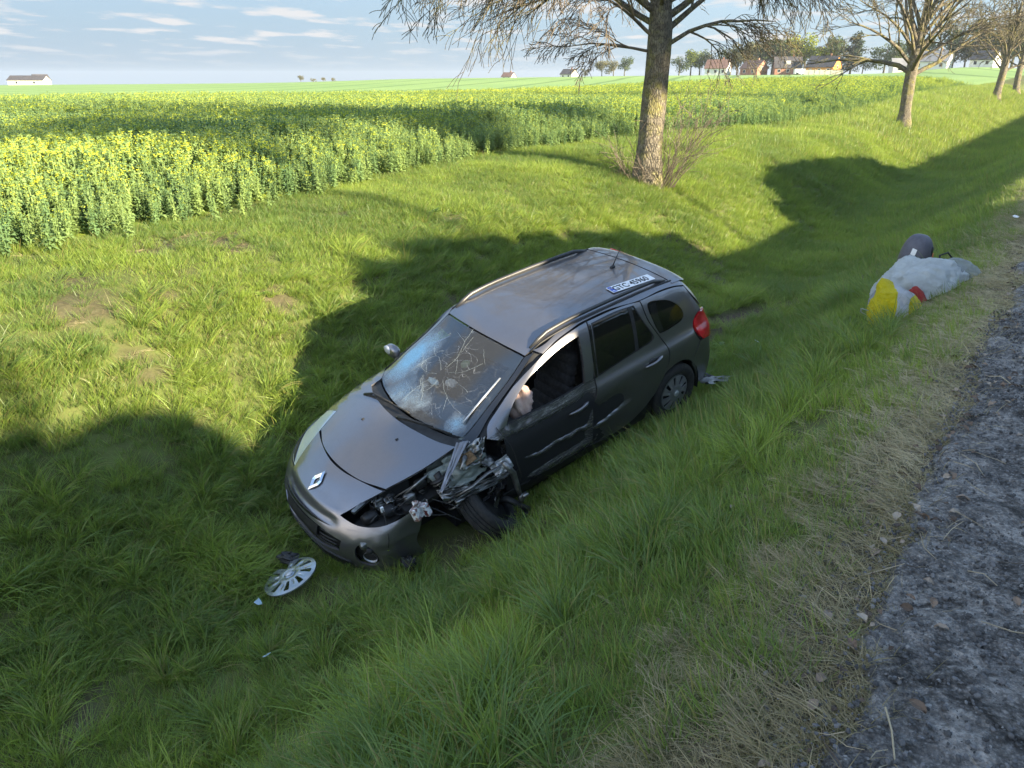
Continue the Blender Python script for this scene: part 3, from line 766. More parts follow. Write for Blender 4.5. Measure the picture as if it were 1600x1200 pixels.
# ---- dents
def crumple(W, N, amp, sc, seed):
    a = fbm(W[:, 0] * 1.0, W[:, 2] + W[:, 1], sc, seed, 4)
    return W - N * (amp * np.abs(a))[:, None]
def dent_front(W, N):
    x, z = W[:, 0], W[:, 2]
    fx = sm(.98, 1.12, x); k = .035 * fbm(x * 1.0, z * 0, .18, 4, 3)
    zc = .575 + .045 * (x - 1.4) + k                       # crease: the metal stands out again as a ledge under it
    up = sm(zc, zc + .035, z) * (1 - sm(.80, .93, z)); lo = sm(.37, .43, z) * (1 - sm(zc - .05, zc - .01, z))
    d = fx * (.085 * up + .045 * lo) * (.75 + .5 * fbm(x, z, .30, 9, 3))
    z2 = .745 + .02 * fbm(x, z * 0, .2, 14, 2); d = d - .022 * fx * np.exp(-((z - z2) / .020) ** 2) * sm(1.1, 1.3, x)
    d = d + .09 * sm(1.66, 1.98, x) * (1 - sm(.84, .93, z)) * (.6 + .8 * np.abs(fbm(x, z, .12, 5)))
    d = d + .022 * fx * (1 - sm(.80, .9, z)) * np.abs(fbm(x * .5, z, .11, 6, 4)) + .02 * np.abs(fbm(x, z, .04, 8, 2)) * sm(1.45, 1.9, x)
    d = d + .05 * np.exp(-((x - 1.02) / .07) ** 2 - ((z - .80) / .13) ** 2)
    return W - N * d[:, None]
def dent_rear(W, N):
    x, z = W[:, 0], W[:, 2]
    line = .49 + (.97 - x) * .17 + .008 * fbm(x, z * 0, .1, 3, 2); fx = sm(.34, .50, x)
    d = .055 * fx * sm(line, line + .025, z) * (1 - sm(line + .06, line + .30, z)) * sm(.4, .8, x)
    d = d + .020 * fx * (1 - sm(line - .06, line - .01, z)) * sm(.6, .9, x) + .012 * np.abs(fbm(x * .6, z, .09, 12)) * sm(.5, .9, x) * (1 - sm(.75, .9, z))
    d = d + .035 * np.exp(-((x - .98) / .05) ** 2 - ((z - .62) / .2) ** 2)
    return W - N * d[:, None]

# ---- outlines (x, z), then mirrored for the sound side
C = 1
fdoor = [(2.095, .952, C), (2.004, 1.040), (1.72, 1.196), (1.427, 1.335), (1.181, 1.400), (.947, 1.428), (.812, 1.434, C), (.862, 1.257), (.903, 1.047), (.920, .93), (.972, .72), (.985, .345, C), (1.34, .315), (1.88, .37, C), (1.935, .66), (1.96, .87)]
fwin = [(1.90, .992, C), (1.815, 1.085), (1.677, 1.178), (1.515, 1.262), (1.301, 1.322), (1.104, 1.356), (.955, 1.368, C), (.984, 1.191), (1.028, .985, C), (1.357, .972), (1.64, .980)]
rdoor = [(.806, 1.434, C), (.5, 1.428), (.30, 1.415), (.168, 1.396, C), (.145, 1.226), (.052, 1.044), (-.014, .896), (.02, .70), (.185, .464), (.431, .320), (.682, .275, C), (.98, .285, C), (.967, .72), (.915, .93), (.897, 1.047), (.856, 1.257)]
rwin = [(.775, 1.408, C), (.5, 1.408), (.255, 1.388, C), (.205, 1.25), (.118, 1.075), (.15, 1.035), (.20, 1.022, C), (.5, 1.005), (.86, .980, C), (.845, 1.12), (.815, 1.25)]
rw_a = [(.765, 1.400, C), (.5, 1.402), (.325, 1.388, C), (.345, 1.20), (.372, 1.025, C), (.5, 1.013), (.852, .990, C), (.835, 1.12), (.805, 1.25)]
rw_b = [(.285, 1.383, C), (.262, 1.378, C), (.215, 1.25), (.128, 1.075), (.155, 1.045), (.21, 1.032, C), (.33, 1.022, C), (.305, 1.20)]
quart = [(.162, 1.400, C), (-.10, 1.392), (-.30, 1.372), (-.43, 1.340, C), (-.51, 1.20), (-.585, 1.08, C), (-.548, 1.068), (-.452, 1.015), (-.415, .93), (-.425, .88), (-.485, .800, C), (-.43, .70), (-.395, .575, C), (-.34, .635), (-.25, .682), (-.15, .700), (-.04, .682), (.06, .635), (.135, .56), (.18, .462, C), (.015, .70), (-.019, .896), (.047, 1.044), (.140, 1.226)]
qwin = [(.095, 1.345), (-.058, 1.332), (-.19, 1.285), (-.29, 1.20), (-.325, 1.125), (-.285, 1.075), (-.15, 1.058), (-.02, 1.055), (.035, 1.062, C), (.075, 1.16)]
for sd in ('L', 'R'):
    L_ = sd == 'L'
    fd = panel('front_door', fdoor, sd, M_scrape if L_ else M_paint, [fwin], h=.017 if L_ else .04, disp=dent_front if L_ else None, gap=.004)
    if L_:
        fd['label'] = 'crushed and scraped front door with an open window'
        # painted window frame stays sound: a bright strip standing on the door edge
        fr_ = panel('window_frame', fdoor[:6] + [(.822, 1.434, C), (.862, 1.257), (.905, 1.047), (.935, .990, C), (1.026, .990, C), (.982, 1.191), (.952, 1.370, C), (1.104, 1.358), (1.301, 1.324), (1.515, 1.264), (1.677, 1.180), (1.815, 1.087), (1.90, .994, C)], 'L', M_paint, off=.006, h=.03, gap=.0, parent=fd)
    rd_ = panel('rear_door', rdoor, sd, M_paint, [rwin], h=.018 if L_ else .04, disp=dent_rear if L_ else None, gap=.004)
    if L_: rd_['label'] = 'rear door creased and pushed in at its front edge'
    g1 = panel('rear_door_glass', rw_a, sd, M_tint, off=-.006, parent=rd_, gap=0, ret=.004)
    g2 = panel('quarter_light', rw_b, sd, M_tint, off=-.006, parent=rd_, gap=0, ret=.004)
    wf = panel('window_seal', rwin, sd, M_black, [rw_a, rw_b], off=-.003, parent=rd_, gap=0, ret=.006)
    qp = panel('rear_wing', quart, sd, M_paint, [qwin], gap=.004)
    panel('rear_side_window', qwin, sd, M_tint, off=-.004, gap=.0, parent=qp, ret=.004)
    panel('pillar_trim', [(.085, 1.338, C), (-.01, 1.328, C), (.0, 1.2), (-.02, 1.066, C), (.03, 1.064, C), (.07, 1.16)], sd, M_gloss, off=-.001, gap=.0, parent=qp, ret=.003)
    # painted strip between the roof and the doors
    zs = [(x_, float(project([(x_, .557)], 'T')[0, 2])) for x_ in (1.40, 1.1, .8, .5, .2, -.1, -.35, -.47)]
    low_e = [(-.43, 1.346), (-.30, 1.378), (-.10, 1.398), (.165, 1.402), (.5, 1.434), (.81, 1.440), (.95, 1.434), (1.181, 1.406), (1.35, 1.362)]
    top_ = [(x_, max(z_, np.interp(x_, [p[0] for p in low_e], [p[1] for p in low_e]) + .004)) for x_, z_ in zs]
    panel('roof_side', [(*top_[0], C)] + top_[1:-1] + [(*top_[-1], C)] + [(*low_e[0], C)] + low_e[1:-1] + [(*low_e[-1], C)], sd, M_paint, gap=.001, ret=.004)
    sg = 1 if L_ else -1
    # handles, in a shaded cup
    for (xh, zh, par) in ((1.14, .795, fd), (.205, .862, rd_)):
        yh = float(project([(xh, zh)], sd)[0, 1]); dy = (.03 if xh > 1 else 0) if L_ else 0
        m = MB(); m.ellip((xh, yh - sg * (.006 + dy), zh + .004), (.13, .03, .066)); m.build('handle_cup', M_black, par)
        m = MB(); pts = [Vector((xh + .115 - i * .023, yh + sg * (.008 + .024 * math.sin(PI * i / 10) - dy), zh - .008 + .0026 * i)) for i in range(11)]
        m.tube(pts, [.006, .012, .014, .015, .015, .015, .015, .016, .017, .014, .006], 8, flat=1.15); hd = m.build('door_handle', M_paint, par)
# B pillar covers and door edge trim
for sd in ('L', 'R'):
    panel('pillar_cover', [(.800, 1.430, C), (.785, 1.40, C), (.825, 1.25), (.872, .98, C), (.90, .98, C), (.858, 1.25)], sd, M_gloss, off=.001, gap=0, ret=.003)
# roof, bonnet
def side_line(y, xs): return [(x_, y) for x_ in xs]
roof_o = [(1.475, .547, C), (1.512, .30), (1.53, 0), (1.512, -.30), (1.475, -.547, C)] + [(x_, -.556) for x_ in (1.38, 1.1, .6, .1)] + [(-.30, -.545, C), (-.315, -.3), (-.32, 0), (-.315, .3), (-.30, .545, C)] + [(x_, .556) for x_ in (.1, .6, 1.1, 1.38)]
rf = panel('roof', roof_o, 'T', M_paint, h=.045, gap=.003)
def sp_d(W, N):
    k = sm(-.30, -.66, W[:, 0]); return W + np.stack([-.07 * k, 0 * k, .012 * k], -1)
panel('rear_spoiler', [(-.31, .595, C), (-.325, .3), (-.33, 0), (-.325, -.3), (-.31, -.595, C), (-.46, -.585), (-.50, -.55, C), (-.575, -.3), (-.60, 0), (-.575, .3), (-.50, .55, C), (-.46, .585)], 'T', M_paint, h=.04, disp=sp_d, gap=.002, ret=.03)
hood_o = [(2.318, .662, C), (2.400, .49), (2.462, .22), (2.480, 0), (2.462, -.22), (2.400, -.49), (2.318, -.668, C), (2.56, -.650), (2.74, -.615), (2.93, -.545, C), (3.030, -.30), (3.066, 0), (3.030, .30), (2.93, .541, C), (2.738, .602), (2.56, .640)]
hood = panel('bonnet', hood_o, 'T', M_paint, h=.04, gap=.004, ret=.022)
for px_, py_ in ((2.661, -.232), (2.61, .238)):
    q = project([(px_, py_)], 'T')[0]; m = MB(); m.ellip((q[0], q[1], q[2] + .004), (.030, .020, .014), 10, 6); m.build('washer_nozzle', M_black, hood)
# windscreen and its black surround
ws_o = [(1.482, .545, C), (1.518, .30), (1.536, 0), (1.518, -.30), (1.482, -.545, C), (1.72, -.585), (2.0, -.615), (2.225, -.632, C), (2.30, -.47), (2.365, -.22), (2.385, 0), (2.365, .22), (2.30, .47), (2.225, .625, C), (2.0, .612), (1.72, .580)]
ws = panel('windscreen', ws_o, 'T', M_screen, off=-.004, h=.04, gap=.002, ret=.004)
band = panel('tint_reflection_band', [(1.485, .54, C), (1.521, .30), (1.539, 0), (1.521, -.30), (1.485, -.54, C), (1.60, -.562, C), (1.655, -.3), (1.68, 0), (1.655, .3), (1.60, .556, C)], 'T', simple('dark_screen_band', (.016, .018, .020), .25), off=-.009, h=.05, gap=0, ret=0, parent=ws)  # top tint; its width and dark tone also paint in a dark reflection
cowl_o = [(2.225, .66, C), (2.31, .47), (2.375, .22), (2.392, 0), (2.375, -.22), (2.31, -.47), (2.235, -.66, C), (2.33, -.672, C), (2.410, -.49), (2.472, -.22), (2.49, 0), (2.472, .22), (2.410, .49), (2.33, .668, C)]
cowl = panel('scuttle_panel', cowl_o, 'T', M_black, off=-.014, h=.03, gap=0)
for sgn in (1, -1):
    a_p = [(2.24, .632 * sgn, C), (2.0, .618 * sgn), (1.72, .586 * sgn), (1.48, .55 * sgn, C), (1.40, .585 * sgn, C), (1.72, .628 * sgn), (2.0, .672 * sgn), (2.16, .712 * sgn), (2.30, .70 * sgn, C)]
    panel('windscreen_pillar', a_p, 'T', M_gloss if sgn > 0 else M_paint, off=-.004, h=.04, gap=0)
# wipers
def surf(xy_, off=0.0): return [Vector(q) + Vector((0, 0, off)) for q in project(xy_, 'T')]
for (pa, pb, arm) in (((2.455, .10), (2.275, .55), (2.47, .02)), ((2.45, -.50), (2.38, .08), (2.46, -.55))):
    m = MB(); pts = [(pa[0] + (pb[0]-pa[0])*k/8, pa[1] + (pb[1]-pa[1])*k/8) for k in range(9)]
    m.tube(surf(pts, .012), .008, 6); wb = m.build('wiper', M_rubber, CARP)
    m = MB(); m.tube([surf([arm], .0)[0], surf([(arm[0] - .03, arm[1] + .12)], .028)[0], surf([pts[5]], .024)[0]], [.014, .010, .006], 6); m.build('wiper_arm', M_black, wb)
# roof rails
for sgn in (1, -1):
    pts = []; N_ = 18
    for i in range(N_ + 1):
        x_ = 1.40 - 1.68 * i / N_; q = project([(x_, .528 * sgn)], 'T')[0]; e_ = min(i, N_ - i)
        pts.append(Vector((q[0], q[1], q[2] + .038 * min(1, e_ / 2.0) - .004)))
    m = MB(); m.tube(pts, [.012] + [.017] * (N_ - 1) + [.012], 8, flat=1.1); m.build('roof_rail', mottled('rail_metal' + str(sgn), (.045, .045, .046), (.07, .07, .07), 5, .38, metal=.3, bump=.05), CARP)
    m = MB(); gp_ = [Vector(project([(1.42 - 1.75 * i / 16, .556 * sgn)], 'T')[0]) + Vector((0, 0, -.002)) for i in range(17)]; m.tube(gp_, .010, 6); m.build('roof_gutter', M_black, CARP)
q = Vector(project([(-.105, .017)], 'T')[0])
m = MB(); m.ellip(q + Vector((0, 0, .006)), (.07, .045, .03), 12, 6); m.tube([q + Vector((0, 0, .01)), q + Vector((-.06, 0, .10)), q + Vector((-.11, 0, .17))], [.007, .004, .003], 6); m.build('aerial', M_black, CARP)
# ---- nose: one bumper moulding with the lamp openings cut out
def N3(pts): return [(*n_uv(p[:3]), *p[3:]) for p in pts]
def mir(pts): return [(p[0], -p[1], *p[2:]) for p in pts]
inner = [(2.936, .549, .782, C), (3.10, .475, .723), (3.281, .409, .652, C), (3.222, .575, .628), (3.12, .705, .638), (2.99, .778, .672), (2.88, .805, .703), (2.76, .826, .722, C)]
low = [(2.80, .822, .60), (2.86, .80, .42), (2.80, .77, .22, C), (3.05, .72, .19), (3.25, .5, .185)]
seam_ = [(3.036, .30, .797), (3.074, 0, .800), (3.036, -.30, .797)]
nose3 = inner + low + [(3.40, 0, .185)] + mir(low)[::-1] + mir(inner)[::-1] + seam_[::-1]
intake3 = [(3.43, .0, .548), (3.41, .28, .540), (3.350, .50, .505, C), (3.37, .47, .40, C), (3.44, .22, .37), (3.45, 0, .362), (3.44, -.22, .37), (3.37, -.47, .40, C), (3.350, -.50, .505, C), (3.41, -.28, .540)]
foghole = [(3.255, .625, .50), (3.21, .69, .49), (3.19, .73, .42), (3.20, .74, .33), (3.26, .69, .29), (3.31, .62, .31), (3.30, .60, .42)]
def nose_d(W, N):
    x, y, z = W.T
    # long concave lip under the badge, tapering at both ends
    a = np.abs(y); lip = z - (.600 + .018 * (1 - (a / .45) ** 2)); w = 1 - sm(.33, .45, a)
    d = -.022 * np.exp(-(lip / .020) ** 2) * w + .014 * np.exp(-((lip - .045) / .016) ** 2) * w
    tear = sm(.45, .75, y) * (1 - sm(.50, .60, z)); d = d + .018 * tear * np.abs(fbm(y, z, .07, 33))
    return W + N * d[:, None]
bm_ = panel('front_bumper', N3(nose3), 'N', M_paint, [N3(intake3), N3(foghole)], h=.022, disp=nose_d, gap=.004, ret=.018)
panel('grille_backing', N3(intake3), 'N', M_black, off=-.05, gap=-.01, h=.06, ret=0, parent=bm_)
for k in range(4):
    m = MB(); zz = .40 + .036 * k; m.tube([Vector(p) for p in project([n_uv((3.4, y_, zz)) for y_ in np.linspace(-.46, .46, 13)], 'N', -.022)], .006, 6); m.build('grille_slat', M_black, bm_)
# dark number-plate plinth, its plate is gone
pl_ = panel('plate_plinth', N3([(3.43, .26, .545, C), (3.43, -.26, .545, C), (3.45, -.26, .455, C), (3.45, .26, .455, C)]), 'N', M_black, off=.004, h=.04, gap=0, ret=.03, parent=bm_)
panel('crease_highlight', N3([(3.34, .37, .598, C), (3.39, .2, .606), (3.40, 0, .608), (3.39, -.2, .606), (3.34, -.40, .600, C), (3.40, -.2, .594), (3.42, 0, .592), (3.40, .2, .594)]), 'N', M_gloss, off=.026, h=.02, gap=0, ret=.01, parent=bm_)  # gloss strip added to stand for the highlight along the bumper crease
panel('lower_spoiler', N3([(3.30, .52, .30, C), (3.40, .3, .325), (3.45, 0, .332), (3.40, -.3, .325), (3.28, -.54, .30, C), (3.24, -.54, .22, C), (3.40, 0, .205), (3.24, .54, .22, C)]), 'N', M_black, off=.012, h=.03, gap=0, ret=.03, parent=bm_)
fb = panel('foglamp_recess', N3(foghole), 'N', M_black, off=-.05, gap=-.008, h=.04, ret=0, parent=bm_)
M_fl = Matrix.Rotation(-.7, 3, 'Z') @ Matrix.Rotation(PI, 3, 'X')
m = MB(); m.lathe([(.0, -.02), (.03, -.018), (.055, .0), (.058, .014)], 20); q = Vector((3.215, .655, .345))
fog = m.build('foglamp', M_silver, bm_); fog.location = q; fog.rotation_euler = (-.1, 0, -.9)
# badge: an upright lozenge with a lozenge-shaped hole, two-tone faces
bq = Vector((3.262, -.012, .722)); nb = Vector(carN(np.array([project([n_uv(bq)], 'N')[0]]))[0]); bc = Vector(project([n_uv(bq)], 'N')[0])
ax_u = Vector((0, 1, 0)); ax_v = nb.cross(ax_u).normalized(); ax_v = ax_v if ax_v.z > 0 else -ax_v; 
V = []; F = []
for (w_, h_, e_) in ((.066, .100, .012), (.048, .073, .022), (.023, .040, .010)):
    for (a, b) in ((0, 1), (.62, .18), (.62, -.18), (0, -1), (-.62, -.18), (-.62, .18)):
        V.append(bc + ax_u * a * w_ / .62 * .85 + ax_v * b * h_ + nb * e_)
for r_ in range(2):
    for k in range(6): k2 = (k+1) % 6; F.append((r_*6+k, r_*6+k2, (r_+1)*6+k2, (r_+1)*6+k))
bd_ = mkobj('badge', V, F, M_chrome, CARP)
# right-hand headlamp, sound
hl3 = mir([(2.70, .665, .845, C)] + [(2.936, .552, .778), (3.10, .478, .720), (3.279, .413, .648, C), (3.220, .577, .624), (3.118, .707, .634), (2.985, .780, .668), (2.87, .807, .700), (2.76, .820, .735)])
hlp = [n_uv(p) + tuple(p[3:]) for p in hl3]
hb = panel('headlamp', hlp, 'N', M_lens, off=-.004, h=.03, gap=.003)
panel('lamp_lower_trim', [n_uv(p) + tuple(p[3:]) for p in mir([(3.24, .46, .648, C), (3.19, .60, .640), (3.09, .712, .655), (2.97, .775, .690, C), (3.09, .69, .675), (3.18, .57, .663)])], 'N', M_black, off=.001, h=.03, gap=0, ret=.003, parent=hb)
# right front wing
rw = panel('front_wing', [(2.09, .955, C), (2.2, .965), (2.318, .945, C), (2.5, .905), (2.72, .845, C), (2.76, .735, C), (2.795, .60), (2.78, .55, C), (2.72, .63), (2.60, .70), (2.45, .72), (2.30, .70), (2.18, .63), (2.11, .52), (2.08, .38), (2.08, .27, C), (1.90, .30, C), (1.945, .66), (1.97, .87)], 'R', M_paint)
# sills
for sd in ('L', 'R'):
    sl = panel('sill', [(2.05, .375 if sd == 'R' else .34, C), (1.34, .308), (.98, .30), (.70, .262), (.45, .30), (.24, .42, C), (.24, .20, C), (1.2, .165), (2.05, .20, C)], sd, M_paint if sd == 'R' else M_black, off=-.012, h=.05)
# ---- tail
rb3 = [(-51, .575, C), (-49.2, .68), (-46.8, .795, C), (-38, .785), (-20, .76), (0, .75), (20, .76), (38, .785), (46.8, .795, C), (49.2, .68), (51, .575, C), (47.5, .45), (45.5, .34), (45, .26, C), (20, .21), (0, .20), (-20, .21), (-45, .26, C), (-45.5, .34), (-47.5, .45)]
panel('rear_bumper', rb3, 'B', M_paint, gap=.004, h=.04)
lamp = [(46.2, .805, C), (47.9, .87), (47.6, .95), (45.5, 1.02), (41.5, 1.058, C), (36, 1.05), (31, 1.0, C), (30, .92), (31, .83), (34, .80, C), (40, .785)]
for sgn in (1, -1):
    lp = [(a * sgn, *r_) for a, *r_ in lamp]
    lo_ = panel('tail_lamp', lp, 'B', M_red, off=.012, gap=.003, h=.03, ret=.03)
tg = [(38, 1.10, C), (40.2, 1.22), (41, 1.33), (40, 1.37, C), (0, 1.385), (-40, 1.37, C), (-41, 1.33), (-40.2, 1.22), (-38, 1.10, C), (-29, 1.08, C), (-28.5, .92), (-30, .80, C), (0, .77), (30, .80, C), (28.5, .92), (29, 1.08, C)]
tw = [(33, 1.30), (0, 1.34), (-33, 1.30), (-34, 1.2), (-30, 1.10), (0, 1.06), (30, 1.10), (34, 1.2)]
tgt = panel('tailgate', tg, 'B', M_paint, [tw], gap=.004, h=.045)
panel('rear_window', tw, 'B', M_tint, off=-.004, h=.06, gap=0, ret=0, parent=tgt)
panel('high_brake_light', [(12, 1.372, C), (-12, 1.372, C), (-12, 1.352, C), (12, 1.352, C)], 'B', M_red, off=.004, h=.03, gap=0, ret=.01, parent=tgt)
m = MB(); m.tube([Vector(q) + Vector((-.070, 0, .012)) for q in project([(-.585 + .30 * y_ * y_, y_) for y_ in np.linspace(-.48, -.05, 12)], 'T', .0)], .009, 6); m.build('brake_light_strip', M_red, CARP)
# ---- dark inner shell behind the gaps
def sh(name, pol, pr, holes=(), off=-.022, h=.09): return panel(name, pol, pr, M_shell, holes, off=off, h=h, gap=-.004, ret=0, smooth_n=False)
big = [(1.98, .24, C), (1.96, .93), (2.13, .93, C), (2.0, 1.06), (1.72, 1.21), (1.43, 1.35), (1.18, 1.415), (.8, 1.45), (.3, 1.43), (-.1, 1.41), (-.43, 1.36, C), (-.6, 1.08), (-.70, .80), (-.66, .55, C), (-.545, .40), (-.52, .50), (-.44, .61), (-.30, .70), (-.15, .725), (0, .70), (.12, .63), (.2, .50), (.23, .38), (.24, .22, C)]
for sd in ('L', 'R'):
    sh('inner_side', big, sd, [fwin, [(p[0], p[1], *p[2:]) for p in rwin], qwin])
sh('inner_roof', [(1.45, .56, C), (1.45, -.56, C), (-.5, -.56, C), (-.5, .56, C)], 'T', off=-.03, h=.15)
sh('inner_tail', [(-44, .22, C), (44, .22, C), (47, .78), (30, 1.08, C), (-30, 1.08, C), (-47, .78)], 'B', h=.12)
sh('inner_nose', [(-38, .34, C), (20, .34, C), (15, .76, C), (-15, .76, C), (-30, .60)], 'N', off=-.07, h=.12)
# underbody, bulkhead, engine bay floor
m = MB(); m.box((1.0, 0, .24), (2.9, 1.40, .12)); m.box((2.08, 0, .56), (.06, 1.36, .62)); m.box((2.75, -.05, .22), (1.05, 1.05, .10)); m.box((-.55, 0, .45), (.5, 1.3, .35))
m.build('underbody', M_shell, CARP, smooth=False)
# wheel arch liner
for (xc, sgn) in ((-.15, 1), (-.15, -1), (2.45, -1)):
    m = MB(); V = []; F = []
    for j, yy in enumerate((.835, .56)):
        for i in range(15):
            a = -.25 + (PI + .5) * i / 14; V.append((xc + .355 * math.cos(a), sgn * yy, .33 + .355 * math.sin(a)))
    for i in range(14): F.append((i, i+1, 15+i+1, 15+i))
    m.add(V, F); b_ = [(xc + .355 * math.cos(-.25 + (PI + .5) * i / 14), sgn * .56, .33 + .355 * math.sin(-.25 + (PI + .5) * i / 14)) for i in range(15)]
    m.add(b_, [tuple(range(15))]); m.build('wheel_arch_liner', M_black, CARP)

# ---- wheels
def wheel_cover_mesh(R=.200, n=9, dome=.022, mat=None, name='wheel_cover', parent=None, missing=None, swirl=.10):
    """pressed plastic disc: flat rim ring, n broad spokes in pairs of facets, slots between, domed centre"""
    pts = []; NR = 108
    ring = lambda r: [(r * math.cos(2*PI*i/NR), r * math.sin(2*PI*i/NR)) for i in range(NR)]
    holes = []
    for k in range(n):
        a0 = 2 * PI * (k + .5) / n
        if missing == k: continue
        hp = []
        for r, w in ((.090, .010), (.130, .0155), (.170, .021), (.178, .017)):
            hp.append((a0 + swirl * (r - .1) / .1 * 1.0, r, w))
        L_ = [((r * math.cos(a) - w * math.sin(a)), (r * math.sin(a) + w * math.cos(a))) for a, r, w in hp]
        Rr = [((r * math.cos(a) + w * math.sin(a)), (r * math.sin(a) - w * math.cos(a))) for a, r, w in hp]
        holes.append(np.array(Rr + L_[::-1]))
    outer = np.array(ring(R))
    if missing is not None:
        a0 = 2 * PI * (missing + .5) / n
        bite = [(a0 - .30, R), (a0 - .20, .15), (a0 - .10, .10), (a0, .085), (a0 + .12, .10), (a0 + .18, .14), (a0 + .24, R)]
        keep = [p for p in outer if not (a0 - .30 < math.atan2(p[1], p[0]) % (2*PI) < a0 + .24)]
        st_i = max(range(len(keep)), key=lambda i: (math.atan2(keep[i][1], keep[i][0]) - a0) % (2*PI) * -1 if False else -((math.atan2(keep[i][1], keep[i][0]) - a0 - .24) % (2*PI)))
        keep = keep[st_i:] + keep[:st_i]
        outer = np.array(keep + [(r * math.cos(a), r * math.sin(a)) for a, r in bite])
    G = [(r * math.cos(2*PI*(i + (j % 2) * .5)/m_), r * math.sin(2*PI*(i + (j % 2) * .5)/m_)) for j, (r, m_) in enumerate(((.0001, 1), (.02, 8), (.035, 16), (.042, 24), (.06, 36), (.08, 54), (.10, 72), (.125, 72), (.15, 72), (.18, 108), (.190, 108)))for i in range(m_)]
    G = np.array(G); k = inside(G, outer)
    for q in holes: k &= ~inside(G, q)
    G = G[k]; allb = np.concatenate([outer] + holes); dm = np.min(np.linalg.norm(G[:, None] - allb[None], axis=2), 1); G = G[dm > .004]
    vs = []; es = []; b = 0
    for q in [outer] + holes:
        kk = len(q); vs += [tuple(v) for v in q]; es += [(b+i, b+(i+1) % kk) for i in range(kk)]; b += kk
    vs += [tuple(v) for v in G]
    r = delaunay_2d_cdt([Vector(v) for v in vs], es, [], 0, 1e-7)
    uv = np.array([(v[0], v[1]) for v in r[0]]); F = np.array([f for f in r[2] if len(f) == 3]); cen = uv[F].mean(1); k = inside(cen, outer)
    for q in holes: k &= ~inside(cen, q)
    F = F[k]; rr = np.linalg.norm(uv, axis=1); th = np.arctan2(uv[:, 1], uv[:, 0])
    th2 = th - swirl * np.maximum(rr - .1, 0) / .1
    zz = dome * (1 - (rr / R) ** 2) - .012 * np.exp(-((rr - .188) / .004) ** 2) * 0
    zz = zz - .006 * np.exp(-((rr - .040) / .004) ** 2) + .006 * (rr < .034)
    groove = np.abs(np.cos(th2 * n / 2)); zz = zz - .007 * np.exp(-((1 - groove) / .02) ** 2) * 0
    ridge = np.abs(((th2 * n / (2 * PI)) % 1) - 0.0); ridge = np.minimum(ridge, 1 - ridge)
    zz = zz - .008 * np.exp(-(ridge / .05) ** 2) * sm(.055, .09, rr) * (1 - sm(.172, .180, rr))
    V = np.stack([uv[:, 0], zz, uv[:, 1]], -1)
    fn = np.cross(V[F[:, 1]] - V[F[:, 0]], V[F[:, 2]] - V[F[:, 0]]); fl = fn[:, 1] < 0; F[fl] = F[fl][:, ::-1]
    V2 = V - np.array([0, .010, 0]); nV = len(V); ed = {}
    for f in F:
        for i in range(3): ed[(int(f[i]), int(f[(i+1) % 3]))] = 1
    faces = [tuple(f) for f in F] + [tuple(f[::-1] + nV) for f in F] + [(c, a, a + nV, c + nV) for a, c in ed if (c, a) not in ed]
    o = mkobj(name, np.concatenate([V, V2]), faces, mat, parent, smooth=True)
    bm = bmesh.new(); bm.from_mesh(o.data)
    for e in bm.edges:
        if len(e.link_faces) == 2 and e.calc_face_angle(0) > .5: e.smooth = False
    bm.to_mesh(o.data); bm.free(); return o
def tyre(name, parent, R=.305, w=.185, seg=56, rim=.195):
    prof = [(rim, -w*.40), (rim + .02, -w*.47), (R - .045, -w*.52), (R - .014, -w*.46), (R, -w*.36), (R, -w*.20), (R - .008, -w*.19), (R - .008, -w*.16), (R, -w*.15), (R, -.004), (R - .008, -.003), (R - .008, .003), (R, .004), (R, w*.15), (R - .008, w*.16), (R - .008, w*.19), (R, w*.20), (R, w*.36), (R - .014, w*.46), (R - .045, w*.52), (rim + .02, w*.47), (rim, w*.40)]
    m = MB(); m.lathe(prof, seg); o = m.build(name, M_rubber, parent, sharp=40); return o
def wheel(loc, rot, cover=True, name='rear_wheel', label=None, sgn=1):
    w = bpy.data.objects.new(name, None); COL.objects.link(w); w.parent = CARP; w.location = loc; w.rotation_euler = rot
    if label: w['label'] = label
    tyre('tyre', w)
    m = MB(); m.lathe([(.197, .080), (.188, .078), (.180, .05), (.178, -.07), (.197, -.078)], 40); m.lathe([(.180, .045), (.14, .038), (.08, .055), (.0, .052)], 40); m.build('rim', simple('steel_rim', (.02, .02, .021), .5, .6), w)
    if cover:
        cv = wheel_cover_mesh(mat=M_silver_dk, parent=w); cv.location = (0, .075, 0)
        m = MB(); m.lathe([(.0, .0), (.0305, -.001), (.0305, .004), (.026, .0065), (.0, .0075)], 24); hb_ = m.build('centre_cap', M_silver, w); hb_.location = (0, .075 + .028, 0)
    return w
M_silver_dk = mottled('wheel_cover_silver', (.22, .225, .23), (.30, .305, .31), 6, .40, metal=.5, bump=.1)
wheel((-.155, .745, .335), (0, .3, 0), True, 'rear_wheel')
wheel((-.155, -.745, .335), (0, .5, PI), True, 'rear_wheel')
wheel((2.45, -.745, .315), (0, .5, PI), True, 'front_wheel')
